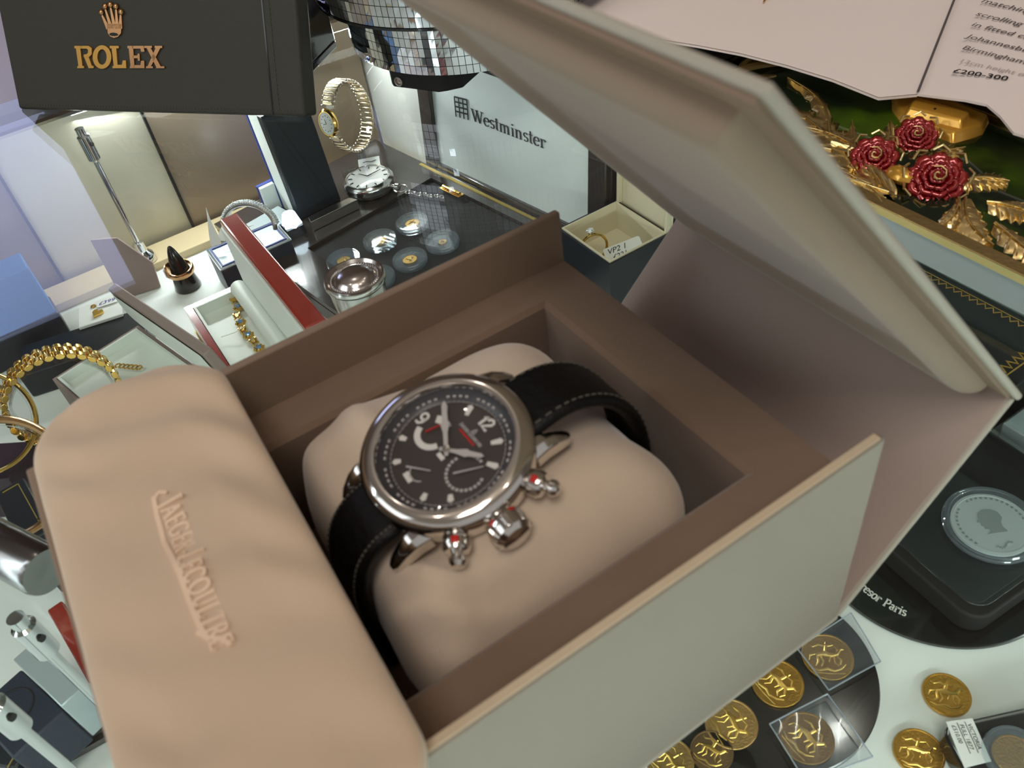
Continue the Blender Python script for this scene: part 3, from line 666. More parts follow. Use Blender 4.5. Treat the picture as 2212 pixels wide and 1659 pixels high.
def rose(px, py, R):
    p = V(zc(px, py)); z = enz(p.x, p.y)+.003; RM = frame((p.x, p.y, z), (1, -.9, 0), z=(-.48, -.36, .80)); b = MB(RM)
    for ring, (r_, hh, nn_) in enumerate([(1.0, .35, 9), (.74, .6, 7), (.50, .8, 6), (.28, .95, 5)]):
        for k in range(nn_):
            a0 = 2*PI*(k+ring*.37)/nn_; sp_ = 2*PI/nn_*.72
            def pet(u, v, a0=a0, sp_=sp_, r_=r_, hh=hh):
                a = a0+sp_*(u-.5)*2*.8; rr = R*r_*(.45+.55*v)*(1-.16*abs(u-.5)*2)
                return V((rr*math.cos(a), rr*math.sin(a), R*.50*hh*(v**.6)+R*.05*math.cos(6*PI*u)*v-(.12*R*(v > .9))))
            b.grid(pet, 7, 6)
    b.ball((0, 0, R*.22), R*.27, 10).lathe([(R*.5, -R*.35), (R*.85, R*.05), (R*.5, R*.12), (0, R*.12)], 20)
    o = b.obj('enamel_rose', 'redenamel', ck, angle=180); 
    m_ = o.modifiers.new('thick', 'SOLIDIFY'); m_.thickness = .0004
    g_ = MB(RM)
    for k in range(9):
        a0 = 2*PI*k/9; g_.tube([(R*1.02*math.cos(a0-.25), R*1.02*math.sin(a0-.25), R*.2), (R*1.10*math.cos(a0), R*1.10*math.sin(a0), R*.36), (R*1.02*math.cos(a0+.25), R*1.02*math.sin(a0+.25), R*.2)], R*.05, 5)
    sp_ = [(R*.06*t*math.cos(t*1.5), R*.06*t*math.sin(t*1.5), R*(.56-.01*t)) for t in [i*.5 for i in range(12)]]
    g_.tube(sp_, R*.035, 5)
    g_.obj('gilt_outline', 'palegold', o)
rose(1886, 352, .0112); rose(1975, 312, .0100); rose(2020, 397, .0132)
b = MB(); p = V(zc(1945, 385)); b.ball((p.x, p.y, enz(p.x, p.y)+.003), .005, 12, (1, 1.5, .8)); b.obj('rose_bud', 'amber', ck)
b = MB(); b.prism([zc(*q_) for q_ in [(1925, 200), (1965, 195), (2140, 262), (2125, 290), (2060, 315), (1945, 275), (1922, 245)]][::-1], CH+.001, CH+.0065, [zc(*q_) for q_ in [(1935, 208), (1968, 200), (2128, 264), (2112, 288), (2055, 304), (1952, 268), (1932, 240)]][::-1])
cl = b.obj('clasp', 'amber', ck, bevel=.0012, seg=3)
b = MB(); b.prism([zc(*q_) for q_ in [(1960, 232), (2095, 270), (2075, 300), (1945, 268)]][::-1], CH+.005, CH+.010, [zc(*q_) for q_ in [(1972, 240), (2085, 274), (2068, 292), (1958, 264)]][::-1]); b.obj('clasp_plate', 'amber', cl, bevel=.001, seg=3)
p = V(zc(2012, 258)); MB().ball((p.x-.004, p.y-.003, CH+.010), .0007, 8).obj('clasp_pin', 'black', cl)
# black gloss case behind the clutch, under the book
b = MB(); b.prism([(.272, -.08), (.60, -.08), (.60, .305), (.197, .305), (.190, .298), (.190, .268), (.272, .268)], .0002, .0285)
tag(b.obj('black_display_case', 'black', bevel=.002, seg=3), 'gloss black case lying under the open sale catalogue beside the enamel clutch', 'case')

# ------------------------------------------------------------------ open sale catalogue
BZ = .0300; gut = at(1985, 190, .0365); gd = (at(2060, 0, .0365)-gut).normalized(); bk = thing('sale_catalogue', 'open sale catalogue lying pages up behind the watch box lid', 'book', (gut.x+.1, gut.y+.15, BZ))
left = [at(*q_, .0365) for q_ in [(1985, 190), (1900, 203), (1800, 168), (1700, 140), (1600, 115), (1510, 98), (1400, 80), (1290, 66), (1210, 45)]]
left[0] = gut
def pagegrid(pts, length, zf):
    N_ = len(pts); return lambda u, v: V((pts[min(N_-1, round(u*(N_-1)))].x, pts[min(N_-1, round(u*(N_-1)))].y, zf(u)))+gd*(length*v)
zl = lambda u: .0365+.0030*math.sin(min(1, u*2.2)*PI*.5)-.003
b = MB(); g_ = pagegrid(left, .30, zl); b.grid(g_, len(left), 2)
n = len(left); 
b2 = MB(); b2.grid(lambda u, v: g_(u, v)-V((0, 0, .0006)), n, 2)
for i in range(n-1): b2.add([g_(i/(n-1), 0)-V((0, 0, .0006)), g_((i+1)/(n-1), 0)-V((0, 0, .0006)), g_((i+1)/(n-1), 0)-V((0, 0, .0016)), g_(i/(n-1), 0)-V((0, 0, .0016))], [(0, 1, 2, 3)])
b2.obj('page_block', 'page', bk, angle=180)
b.obj('page', 'page', bk, angle=180)
right = [gut, at(2035, 203, .0365), at(2085, 214, .0365), at(2132, 226, .0365), at(2160, 250, .0365), at(2190, 287, .0365), at(2300, 320, .0365)]
b = MB(); zr = lambda u: .0335+.0032*math.sin(min(1, u*2)*PI*.5); g2 = pagegrid(right, .30, zr); b.grid(g2, len(right), 2)
for i in range(len(right)-1): b.add([g2(i/6, 0), g2((i+1)/6, 0), g2((i+1)/6, 0)-V((0, 0, .0012)), g2(i/6, 0)-V((0, 0, .0012))], [(0, 1, 2, 3)])
rp = b.obj('page', 'page', bk, angle=180)
MB().tube([gut+V((0, 0, -.0016)), gut+gd*.3+V((0, 0, -.0016))], .0006, 6).obj('page_gutter', 'pagetext', bk)
lines = [('matching pair of silver', (2118, -28)), ('scrolling wirework and', (2110, 0)), ('in fitted case retailed', (2100, 32)), ('Johannesburg, maker', (2090, 62)), ('Birmingham, 1907', (2078, 92))]
tz_ = .0374
def textline(s_, px, py, px2, py2, hpx, nm, m, bold=0.0, shear=0):
    p = at(px, py, tz_); q_ = at(px2, py2, tz_); h_ = (at(px, py-hpx, tz_)-p).length
    o = text_mesh(s_, h_*1.15, frame(p, q_-p, z=(0, 0, 1)), m, nm, rp, .00003, bold=bold, shear=shear)
    return o
for s_, (px, py) in [('matching pair of salts', (2117, 4)), ('scrolling wirework', (2105, 32)), ('in fitted case retailed', (2096, 55)), ('Johannesburg, maker', (2086, 81)), ('Birmingham, 1907', (2076, 105))]:
    textline(s_, px, py, px+100, py+24, 10.5, 'page_text', 'pagetext')
textline('13cm height of pepper pot', 2069, 133, 2169, 155, 9, 'page_text', 'page' if 0 else 'silvery')
textline('\u00a3200-300', 2056, 156, 2110, 164, 11, 'price_text', 'ink', .00008)
p = at(1650, 4, tz_+.0005); MB(frame(p, at(1690, -10, tz_)-p, z=(0, 0, 1))).ribbon([(0, 0), (.004, .003), (.012, .004)], .0012, 0, .0001).obj('page_flourish', 'amber', bk, smooth=False)

# ------------------------------------------------------------------ mirror mosaic turntable
tc = V((.1550, .4600, 0))
mt = thing('mirror_turntable', 'mirror mosaic turntable on a black base on the glass behind the watch box', 'turntable', tc)
bs = MB(Matrix.Translation(tc)); R1, R2 = .0880, .1040
d0 = (at(912, 197, 0)-tc); d0.z = 0; rb = d0.length; a0 = math.atan2(d0.y, d0.x)
fr = Matrix.Translation(tc) @ Matrix.Rotation(a0, 4, 'Z')
b = MB(fr); b.prism([(-.05, -.030), (rb-.008, -.030), (rb-.003, -.026), (rb, -.023), (rb, .013), (rb-.003, .018), (rb-.010, .026), (-.05, .026)], .0003, .016); base_ = b.obj('base', 'matblack', mt, bevel=.0012)
b = MB(fr @ Matrix.Translation((rb+.0002, -.017, .0052)) @ Matrix.Rotation(PI/2, 4, 'Y')); b.lathe([(.0032, -.002), (.0032, .0012), (.0022, .0014), (.0018, 0), (.0006, 0), (.0005, .0006), (0, .0006)], 20); b.obj('power_socket', 'brushed', base_)
def drum(R, z0, z1, rows, nm):
    g_ = MB(Matrix.Translation(tc)); g_.lathe([(R-.001, z0), (R-.001, z1)], 96); core = g_.obj(nm, 'grout', mt)
    t_ = MB(Matrix.Translation(tc)); n_ = int(2*PI*R/.0042); hh = (z1-z0)/rows
    for i in range(n_):
        a = 2*PI*i/n_; half = 2*PI/n_*.455
        for j in range(rows):
            k1 = random.uniform(-.00006, .00006); k2 = random.uniform(-.00006, .00006); za = z0+j*hh+.0002; zb_ = z0+(j+1)*hh-.0002
            P = [((R+k1)*math.cos(a-half), (R+k1)*math.sin(a-half), za), ((R+k2)*math.cos(a+half), (R+k2)*math.sin(a+half), za), ((R+k2+k1)*math.cos(a+half), (R+k2+k1)*math.sin(a+half), zb_), ((R+k1-k2)*math.cos(a-half), (R+k1-k2)*math.sin(a-half), zb_)]
            Q = [(x*(1-.0006/R), y*(1-.0006/R), z) for x, y, z in P]
            t_.add(P+Q, [(0, 1, 2, 3), (0, 4, 5, 1), (1, 5, 6, 2), (2, 6, 7, 3), (3, 7, 4, 0)])
    t_.obj('mirror_tiles', 'mosaic', core, smooth=False)
drum(R1, .0165, .0510, 6, 'lower_drum'); drum(R2, .0530, .0900, 6, 'upper_drum')
b = MB(Matrix.Translation(tc)); b.lathe([(R2+.0004, .0512), (R2+.0004, .0528)], 96); b.obj('rim', 'black', mt)

# ------------------------------------------------------------------ green-black presentation box with gilt crown
A = at(40, 237, 0); B = at(660, 254, 0); e1 = (B-A); e1.z = 0; wR = e1.length; e1.normalize()
bkd = V((-e1.y, e1.x, 0)); bkd = bkd if bkd.y > 0 else -bkd
upd = (V((0, 0, .92))+bkd*.40).normalized()
rb_ = thing('presentation_box', 'dark leather presentation box with gilt crown emblem, standing on the glass', 'box', A+e1*wR/2)
RF = frame(A, e1, y=upd)   # z = e1 x upd
zo = (RF.to_3x3() @ V((0, 0, 1))); front = 1 if zo.dot(CAM-A) > 0 else -1
def rbx(b, x0, x1, y0, y1, a_, c_): return b.box(x0, x1, y0, y1, min(a_*front, c_*front), max(a_*front, c_*front))
MB(RF); b = MB(RF); rbx(b, 0, wR, .0004, .105, -.016, 0); ldp = b.obj('lid', 'leather', rb_, bevel=.0022, seg=3)
b = MB(RF); rbx(b, wR-.0245, wR-.0235,   .001, .103, 0, .0004); b.obj('seam_groove', 'black', ldp)
b = MB(RF)
for k in range(90):
    x = .004+k*(wR-.008)/90; rbx(b, x, x+(wR-.008)/90*.62, .0035, .0041, 0, .0004)
for k in range(32): rbx(b, wR-.0195, wR-.0189, .004+k*.003, .0059+k*.003, 0, .0004)
b.obj('stitching', 'stitch', ldp, smooth=False)
q1, q2, q3_ = wR-.026, .090, .044; b = MB(frame(A+bkd*.016, e1, z=(0, 0, 1))); b.box(.004, q1, .030, q2, .0004, .006).box(.004, q1, .030, .034, .006, q3_).box(q1-.005, q1, .034, q2, .006, q3_).box(.004, .009, .034, q2, .006, q3_).box(.009, q1-.005, q2-.005, q2, .006, q3_)
b.obj('base_tray', 'black', rb_, bevel=.001)
def RP(px, py):
    """a point of the lid face in its own width / height coordinates"""
    d = (fw+rt*((px-CX)/FPX)-up*((py-CY)/FPX)); nn = zo; t_ = (A-CAM).dot(nn)/d.dot(nn); p = CAM+d*t_-A; return (p.dot(e1), p.dot(upd))
def plate(b, pts, h0=.0, h1=.0014): 
    z0, z1 = (h0*front, h1*front); b.prism([RP(*p) for p in pts], min(z0, z1), max(z0, z1))
def crop(x, y): return (x*740/2212, y*740/2212)
b = MB(RF); plate(b, [crop(*p) for p in [(675, 85), (700, 150), (735, 190), (712, 60), (722, 60), (750, 180), (757, 60), (768, 62), (757, 185), (785, 90), (795, 92), (797, 150), (790, 215), (770, 238), (745, 245), (722, 236), (708, 215), (690, 150)]][:0] or [crop(*p) for p in [(700, 155), (795, 155), (790, 215), (770, 238), (745, 245), (722, 236), (706, 215)]])
for (x0_, y0_, x1_, y1_) in [(662, 85, 708, 185), (688, 55, 728, 185), (722, 42, 750, 185), (758, 52, 766, 185), (788, 84, 786, 185)]:
    p0 = V(crop(x0_, y0_)); p1 = V(crop(x1_, y1_)); d = (p1-p0).normalized(); nn = V((-d.y, d.x)); plate(b, [tuple(p0+nn*1.3), tuple(p1+nn*4.2), tuple(p1-nn*4.2), tuple(p0-nn*1.3)])
for (x0_, y0_) in [(663, 80), (687, 42), (721, 31), (757, 42), (790, 78)]:
    c_ = RP(*crop(x0_, y0_)); b.ball((c_[0], c_[1], .001*front), .0021, 12)
b.obj('crown_emblem', 'rose', ldp, angle=40)
c_ = RP(*crop(745, 222)); b = MB(RF); b.prism(circle(c_[0], c_[1], .0034, 16, ry=.0011), min(.0014*front, .0019*front), max(.0014*front, .0019*front)); b.obj('crown_opening', 'black', ldp, smooth=False)
def slab(b, x, segs, h=(296, 440)):
    for pts in segs: plate(b, [crop(x+p[0], p[1]) for p in pts])
LT = {
 'R': (490, [[(0, 296), (52, 296), (52, 312), (38, 312), (52, 426), (62, 426), (62, 440), (18, 440), (20, 426), (26, 426), (10, 312), (0, 312)], [(38, 296), (90, 296), (112, 310), (112, 350), (92, 370), (60, 370), (60, 352), (78, 350), (88, 340), (88, 322), (78, 314), (40, 314)], [(62, 366), (92, 366), (112, 424), (124, 426), (124, 440), (92, 440)]]),
 'L': (718, [[(0, 296), (58, 296), (58, 312), (42, 312), (50, 418), (78, 418), (84, 390), (104, 390), (106, 440), (18, 440), (18, 426), (26, 426), (12, 312), (0, 312)]]),
 'E': (832, [[(0, 296), (36, 296), (46, 440), (16, 440), (16, 426), (20, 426), (8, 312), (0, 312)], [(30, 296), (104, 296), (110, 334), (88, 334), (84, 314), (30, 314)], [(34, 358), (64, 358), (66, 346), (78, 346), (80, 392), (68, 392), (66, 376), (36, 376)], [(40, 420), (84, 420), (88, 392), (108, 392), (110, 440), (40, 440)]]),
 'X': (938, [[(2, 296), (52, 296), (52, 310), (44, 310), (108, 428), (132, 428), (132, 440), (80, 440), (78, 428), (18, 310), (2, 310)], [(70, 296), (118, 296), (118, 310), (106, 310), (46, 428), (58, 428), (58, 440), (14, 440), (14, 428), (24, 428), (76, 310), (70, 310)]]),
}
for ch in 'RLEX':
    b = MB(RF); slab(b, *LT[ch]); b.obj('gilt_letter', 'rose' if ch in 'EX' else 'letters', ldp, smooth=False)
b = MB(RF); N_ = 36; oo = [RP(*crop(668+60*math.cos(2*PI*i/N_), 368+76*math.sin(2*PI*i/N_))) for i in range(N_)]; ii = [RP(*crop(668+30*math.cos(2*PI*i/N_), 368+50*math.sin(2*PI*i/N_))) for i in range(N_)]
h_ = .0014*front
b.add([(p[0], p[1], h_) for p in oo]+[(p[0], p[1], h_) for p in ii]+[(p[0], p[1], 0) for p in oo]+[(p[0], p[1], 0) for p in ii],
      [(i, (i+1) % N_, N_+(i+1) % N_, N_+i) for i in range(N_)]+[(2*N_+i, 2*N_+(i+1) % N_, (i+1) % N_, i) for i in range(N_)]+[(N_+i, N_+(i+1) % N_, 3*N_+(i+1) % N_, 3*N_+i) for i in range(N_)])
b.obj('gilt_letter', 'letters', ldp, smooth=False)
# ------------------------------------------------------------------ coin presentation case with its lid up
TZ = -.112
tx0, tx1, ty0, ty1 = -.040, .128, .330, .578
cb = thing('coin_case', 'dark glossy coin presentation case, its lid open on a pale satin lining', 'case', (.04, .45, SH))
QF = frame((.1015, .578, 0), V((.030, -.215, 0)), z=(0, 0, 1))      # x runs down the hinge side, y to the right of it (+x)
hx = V((.0235, -.1375, 0)).normalized(); hw_ = V((-hx.y, hx.x, 0)); hw_ = hw_ if hw_.x < 0 else -hw_     # hw_ points to the left (into the tray)
b = MB(); P0 = V((.1015, .578)); 
def QP(s_, t_): p = V((.1115, .600, 0))+hx*s_+hw_*t_; return (p.x, p.y)
body = [QP(0, 0), QP(.272, 0), QP(.272, .165), QP(0, .165)]
if (V(body[1])-V(body[0])).cross(V(body[2])-V(body[1])) < 0: body = body[::-1]
MB().prism(body, SH+.0005, TZ-.004).obj('case_base', 'jetbase', cb, bevel=.0015)
# top frame with a sunken well
def ringmesh(b, outer, inner, z, zi):
    n = len(outer); b.add([(p[0], p[1], z-.004) for p in outer]+[(p[0], p[1], z) for p in outer]+[(p[0], p[1], z) for p in inner]+[(p[0], p[1], zi) for p in inner],
      [(k*n+i, k*n+(i+1) % n, (k+1)*n+(i+1) % n, (k+1)*n+i) for k in range(3) for i in range(n)]+[tuple(3*n+i for i in range(n))])
    return b
wi = [QP(.095, .012), QP(.262, .012), QP(.262, .135), QP(.095, .135)]
wo = [QP(0, 0), QP(.272, 0), QP(.272, .165), QP(0, .165)]
if (V(wo[1])-V(wo[0])).cross(V(wo[2])-V(wo[1])) < 0: wo = wo[::-1]; wi = wi[::-1]
ringmesh(MB(), wo, wi, TZ, TZ-.0035).obj('tray_frame', 'jetbase', cb, smooth=False)
wv = [QP(.0955, .0125), QP(.2615, .0125), QP(.2615, .1345), QP(.0955, .1345)]
if (V(wv[1])-V(wv[0])).cross(V(wv[2])-V(wv[1])) < 0: wv = wv[::-1]
ins = MB().prism(wv, TZ-.0034, TZ-.0030).obj('velvet_insert', 'velvet', cb, smooth=False)
# lid
LF = frame(V((*QP(.0, -.004), TZ+.001)), hx, y=V((0, 0, 1))-hw_*.10)
lz = 1 if (LF.to_3x3() @ V((0, 0, 1))).dot(CAM-V((.1, .5, -.1))) > 0 else -1
def lbx(b, x0, x1, y0, y1, a_, c_): return b.box(x0, x1, y0, y1, min(a_*lz, c_*lz), max(a_*lz, c_*lz))
b = MB(LF); lbx(b, .073, .276, -.002, .099, -.012, -.002); lbx(b, .073, .089, -.002, .099, -.002, .004); lbx(b, .2595, .276, -.002, .099, -.002, .004); lbx(b, .089, .2595, -.002, .004, -.002, .004); lbx(b, .089, .2595, .095, .099, -.002, .004)
cl_ = b.obj('lid', 'jetbase', cb, bevel=.001)
b = MB(LF); b.grid(lambda u, v: V((.089+.1705*u, .004+.091*v, (.0008+.0012*math.sin(PI*u)*math.sin(PI*v))*lz)), 20, 12); sl = b.obj('satin_lining', 'greysatin', cl_, angle=180)
b = MB(LF)
# name and portcullis printed on the satin, placed where the lining shows them
def LP(px, py):
    o_ = LF.translation; zz = LF.to_3x3() @ V((0, 0, 1)); d = (fw+rt*((px-CX)/FPX)-up*((py-CY)/FPX)); t_ = (o_-CAM).dot(zz)/d.dot(zz); p = LF.inverted() @ (CAM+d*t_); return V((p.x, p.y))
w0 = LP(1024, 258); w1 = LP(1185, 320); wh = (LP(1025, 232)-LP(1028, 258)).length
WFm = LF @ Matrix.Translation((w0.x, w0.y, .0022*lz)) @ Matrix.Rotation(math.atan2(w1.y-w0.y, w1.x-w0.x), 4, 'Z')
lo, wtx = serif('Westminster', wh, Matrix(), 'ink', 'printed_name', sl, thick=.14, thin=.05, z1=.0001)
sc = (w1-w0).length/wtx
off = OFF[sl.name]
for v in lo.data.vertices: q_ = v.co+off; v.co = (WFm @ V((q_.x*sc, q_.y, q_.z*lz)))-off
b = MB(LF); tl, tr, bl, br = LP(986, 207), LP(1013, 214), LP(990, 250), LP(1016, 257)
def bil(u, v): p = (tl*(1-u)+tr*u)*(1-v)+(bl*(1-u)+br*u)*v; return (p.x, p.y)
z0_, z1_ = sorted((.0021*lz, .0024*lz))
for k in range(4): b.ribbon([bil(k/3, 0), bil(k/3, 1)], .0011, z0_, z1_)
for k in range(4): b.ribbon([bil(0, k*.24), bil(1, k*.24)], .0011, z0_, z1_)
b.obj('printed_portcullis', 'ink', sl, smooth=False)
b = MB(); p = at(958, 402, TZ+.002); fr = frame(p, hx, z=(0, 0, 1))
b.M = fr
for k in range(5): b.tube([(k*.0042, 0, 0), (k*.0042+.0036, 0, 0)], .0016, 10)
b.box(-.002, .022, -.0030, .0030, -.0018, -.0008); b.obj('hinge', 'gold', cb)
q0 = V((*QP(.070, .0040), TZ)); b = MB(frame(q0, hx, z=(0, 0, 1))); b.box(0, .20, -.0008, .0018, 0, .0008); b.obj('brass_inlay', 'goldline', cb)
# encapsulated gold coins on the velvet
def capsule(R, h, rc, nm, label, cat, coinm, loc, group, seed=0):
    t_ = thing(nm, label, cat, loc, group); F = Matrix.Translation(loc)
    MB(F).lathe([(R*.97, 0), (R, h*.15), (R, h*.42), (R*1.015, h*.5), (R, h*.58), (R, h*.85), (R*.97, h), (R*.90, h*1.0), (R*.88, h*.90), (0, h*.90)], 56).obj('capsule_shell', M['capsule'], t_)
    MB(F).lathe([(R*.86, h*.2), (R*.86, h*.32), (rc*1.08, h*.32), (rc*1.05, h*.2)], 48, cap=False).obj('spacer_ring', M['sleeve'], t_)
    c_ = MB(F).lathe([(rc, h*.3), (rc, h*.62), (rc*.93, h*.66), (rc*.92, h*.60), (0, h*.60)], 48).obj('coin', coinm, t_)
    return t_, c_
caps = [((890, 480), .0046, 'gold coin capsule at the back of the coin case, largest plain gold disc', .0009), ((820, 517), .0040, 'gold coin capsule in the left column of the coin case, second from the front', 0),
        ((955, 520), .0026, 'coin capsule in the right of the coin case, holding the tiniest gold coin', 0), ((885, 558), .0044, 'gold coin capsule in the middle of the coin case, just behind the watch box wall', 0),
        ((742, 560), .0040, 'gold coin capsule at the far left of the coin case beside the silver trinket box', 0), ((955, 598), .0040, 'coin capsule mostly hidden behind the watch box wall, right of the others', 0), ((815, 597), .0040, 'coin capsule partly hidden by the silver trinket box', 0)]
for (px, py), rc, lab, _ in caps:
    p = at(px, py, TZ-.0030+.004); p.z = TZ-.0029
    t_, c_ = capsule(.0128, .0052, rc*1.25, 'coin_capsule', lab, 'coin', 'coingold', p, 'small encapsulated gold coins')
    b = MB(Matrix.Translation(p+V((0, 0, .0032))))
    for k in range(4): a = random.uniform(0, 6); b.tube([(rc*.7*math.cos(a), rc*.7*math.sin(a), 0), (rc*.2*math.cos(a+1.5), rc*.2*math.sin(a+1.5), .0001), (rc*.7*math.cos(a+2.3), rc*.7*math.sin(a+2.3), 0)], .0003, 5)
    b.obj('coin_relief', 'coinrelief', c_)

# ------------------------------------------------------------------ pocket watch with chain, on the case rim
p = at(797, 392, TZ+.008); p.z = TZ+.0006
pw = thing('pocket_watch', 'open face pocket watch with white dial and chain on the dark coin case', 'watch', p)
F = Matrix.Translation(p); R = .0212
MB(F).lathe([(R*.55, 0), (R*.9, .0015), (R, .005), (R*.99, .0075), (R*1.0, .0085), (R*.96, .0105), (R*.86, .0122), (R*.84, .0118), (R*.84, .0105)], 72, cap=True).obj('case', 'silver', pw)
d_ = MB(F).lathe([(R*.83, .0105), (R*.83, .0112), (0, .0115)], 64).obj('dial', 'tag', pw)
b = MB(F)
for h in range(12):
    a = 2*PI*h/12; b.ribbon([(R*.62*math.cos(a), R*.62*math.sin(a)), (R*.76*math.cos(a), R*.76*math.sin(a))], .0008, .0115, .0119)
for h in range(60): a = 2*PI*h/60; b.ribbon([(R*.785*math.cos(a), R*.785*math.sin(a)), (R*.81*math.cos(a), R*.81*math.sin(a))], .00025, .0114, .0118)
b.obj('numerals', 'ink', d_, smooth=False)
b = MB(F)
for a, l_ in ((.15, .62), (2.0, .45)): b.tube([(0, 0, .0125), (R*l_*math.cos(a), R*l_*math.sin(a), .0125)], [.0005, .0002], 6)
b.obj('hands', 'ink', pw)
MB(F).lathe([(R*.86, .0120), (R*.5, .0137), (0, .0143)], 48, cap=False).obj('crystal', M['crystal'], pw)
cdv = (at(925, 388, TZ)-at(850, 378, TZ)); a = math.atan2(cdv.y, cdv.x); F2 = F @ Matrix.Rotation(a, 4, 'Z')
MB(F2 @ Matrix.Translation((R, 0, .006)) @ Matrix.Rotation(PI/2, 4, 'Y')).lathe([(.0018, 0), (.0018, .003), (.0030, .004), (.0030, .007), (.0016, .0075)], 20).obj('winding_crown', 'silver', pw)
MB(F2 @ Matrix.Translation((R+.008, 0, .005))).torus(.0052, .0008, 28, 8).obj('bow', 'silver', pw)
b = MB()
for k in range(13):
    q_ = V((R+.014+k*.0026, .001*math.sin(k*1.3), .0022)); m_ = F2 @ Matrix.Translation(q_) @ Matrix.Rotation(PI/2*(k % 2)*.8+.3, 4, 'X'); b.M = m_; b.grid(lambda u, v: V(((.0020+.0005*math.cos(2*PI*v))*math.cos(2*PI*u), (.0013+.0005*math.cos(2*PI*v))*math.sin(2*PI*u), .0005*math.sin(2*PI*v))), 14, 6, True, True)
b.obj('chain', 'silver', pw)

# ------------------------------------------------------------------ bracelet hoops (shared by the two watches on stands)
def hoop_frame(c, ax, tilt=0):
    ax = V(ax).normalized(); return frame(c, V((0, 0, 1))-ax*ax.z, z=ax)      # z = hoop axis, x = up
# gold expansion bracelet watch on a clear acrylic stand
c0 = at(752, 252, -.050); c0 = at(752, 250, -.060)
tocam = (CAM-c0); tc2 = V((tocam.x, tocam.y, 0)).normalized(); side = V((-tc2.y, tc2.x, 0)); side = side if side.dot(rt) < 0 else -side   # to the left in view
axw = (tc2*.66-side*.66+V((0, 0, .06))).normalized()
sw = thing('bracelet_watch', 'small gold dress watch on a gold expansion bracelet, around a clear stand', 'watch', c0-V((0, 0, .03)))
HF = frame(c0, V((0, 0, 1))-axw*axw.z, z=axw); RH = (.0285, .0220)
def hp(a, r_=0, w=0): return (HF @ V(((RH[0]+r_)*math.cos(a), (RH[1]+r_)*math.sin(a), w)))
sgn_l = 1 if (HF.to_3x3() @ V((0, 1, 0))).dot(side) > 0 else -1
fa = sgn_l*math.radians(80)          # the face sits at the left of the hoop
b = MB(); nl = 44
for k in range(nl):
    a = 2*PI*k/nl
    if abs(((a-fa+PI) % (2*PI))-PI) < .40: continue
    wv_ = .0062 if abs(((a-fa+PI) % (2*PI))-PI) > .7 else .0050
    c_ = hp(a); tn = (hp(a+.01)-hp(a-.01)).normalized(); fr = frame(c_, tn, z=axw); st_ = .00145; 
    b.M = fr; b.prism([(-st_, -.0009), (st_, -.0009), (st_*.6, .0009), (-st_*.6, .0009)], -wv_, wv_)
b.obj('expansion_links', 'links', sw, bevel=.0004)
b = MB()
for k in range(nl):
    a = 2*PI*(k+.5)/nl
    if abs(((a-fa+PI) % (2*PI))-PI) < .40: continue
    for w in (-.0063, .0063): b.ball(hp(a, -.0004, w), .0008, 8)
b.obj('edge_rivets', 'silver', sw)
fc = hp(fa, .0012); fn_ = (hp(fa, .01)-hp(fa)).normalized(); FF = frame(fc, fn_.cross(axw), z=fn_)
FF = FF @ Matrix.Scale(1, 4)
b = MB(FF); b.grid(lambda u, v: V((0, 0, 0)), 2, 2); b = MB(FF)
pr = [(.0, -.0022), (.92, -.0022), (1.0, -.0008), (1.0, .0010), (.86, .0022), (.80, .0022)]
def ov(b, prof, rx, ry, n=40):
    return b.grid(lambda u, v: V((rx*prof[min(len(prof)-1, round(v*(len(prof)-1)))][0]*math.cos(2*PI*u), ry*prof[min(len(prof)-1, round(v*(len(prof)-1)))][0]*math.sin(2*PI*u), prof[min(len(prof)-1, round(v*(len(prof)-1)))][1])), n, len(prof), True)
ov(b, pr, .0112, .0092); b.obj('case', 'gold', sw)
fd = ov(MB(FF), [(0, .0019), (.81, .0017)], .0112, .0092).obj('dial', 'tag', sw)
b = MB(FF)
for h in range(12): a = PI/6*h; b.ball((.0062*math.cos(a), .0050*math.sin(a), .0021), .0004, 6)
b.tube([(0, 0, .0024), (.0035, .001, .0024)], .00022, 5); b.tube([(0, 0, .0024), (-.001, .0036, .0024)], .00022, 5); b.obj('hands', 'ink', fd)
ov(MB(FF), [(.82, .0022), (.5, .0036), (0, .0040)], .0112, .0092).obj('crystal', M['crystal'], sw)
st = thing('acrylic_stand', 'clear acrylic stand holding the gold expansion bracelet watch', 'stand', V((c0.x, c0.y, TZ)))
def cpt(u, v, RR=(.0260, .0195), w=.0045, off=0): a = 2*PI*u; return HF @ V((RR[0]*math.cos(a), RR[1]*math.sin(a), w*(2*v-1)))
MB().grid(lambda u, v: cpt(u, v), 48, 2, True).grid(lambda u, v: cpt(u, v, (.0250, .0185)), 48, 2, True).obj('support_loop', M['acrylic'], st, angle=180)
lowp = hp(PI, .002); b = MB(Matrix.Translation(V((lowp.x, lowp.y, 0)))); b.lathe([(.0050, TZ+.0045), (.0036, TZ+.008), (.0034, lowp.z-.001)], 20); b.obj('stem', M['acrylic'], st)
b = MB(frame(V((lowp.x, lowp.y, TZ+.0004)), (1, -.25, 0), z=(0, 0, 1))); b.box(-.018, .012, -.017, .012, 0, .004); b.obj('foot', M['acrylic'], st, bevel=.0008)
pt_ = at(800, 352, TZ+.013); b = MB(frame(pt_, V((1, -.5, 0)), z=V((-.3, -.5, 1)))); b.box(-.010, .008, -.005, .005, -.0001, .0001); tg = thing('price_tag', 'small white price tag leaning beside the pocket watch dial', 'tag', pt_); b.obj('tag_card', 'tag', tg, smooth=False)
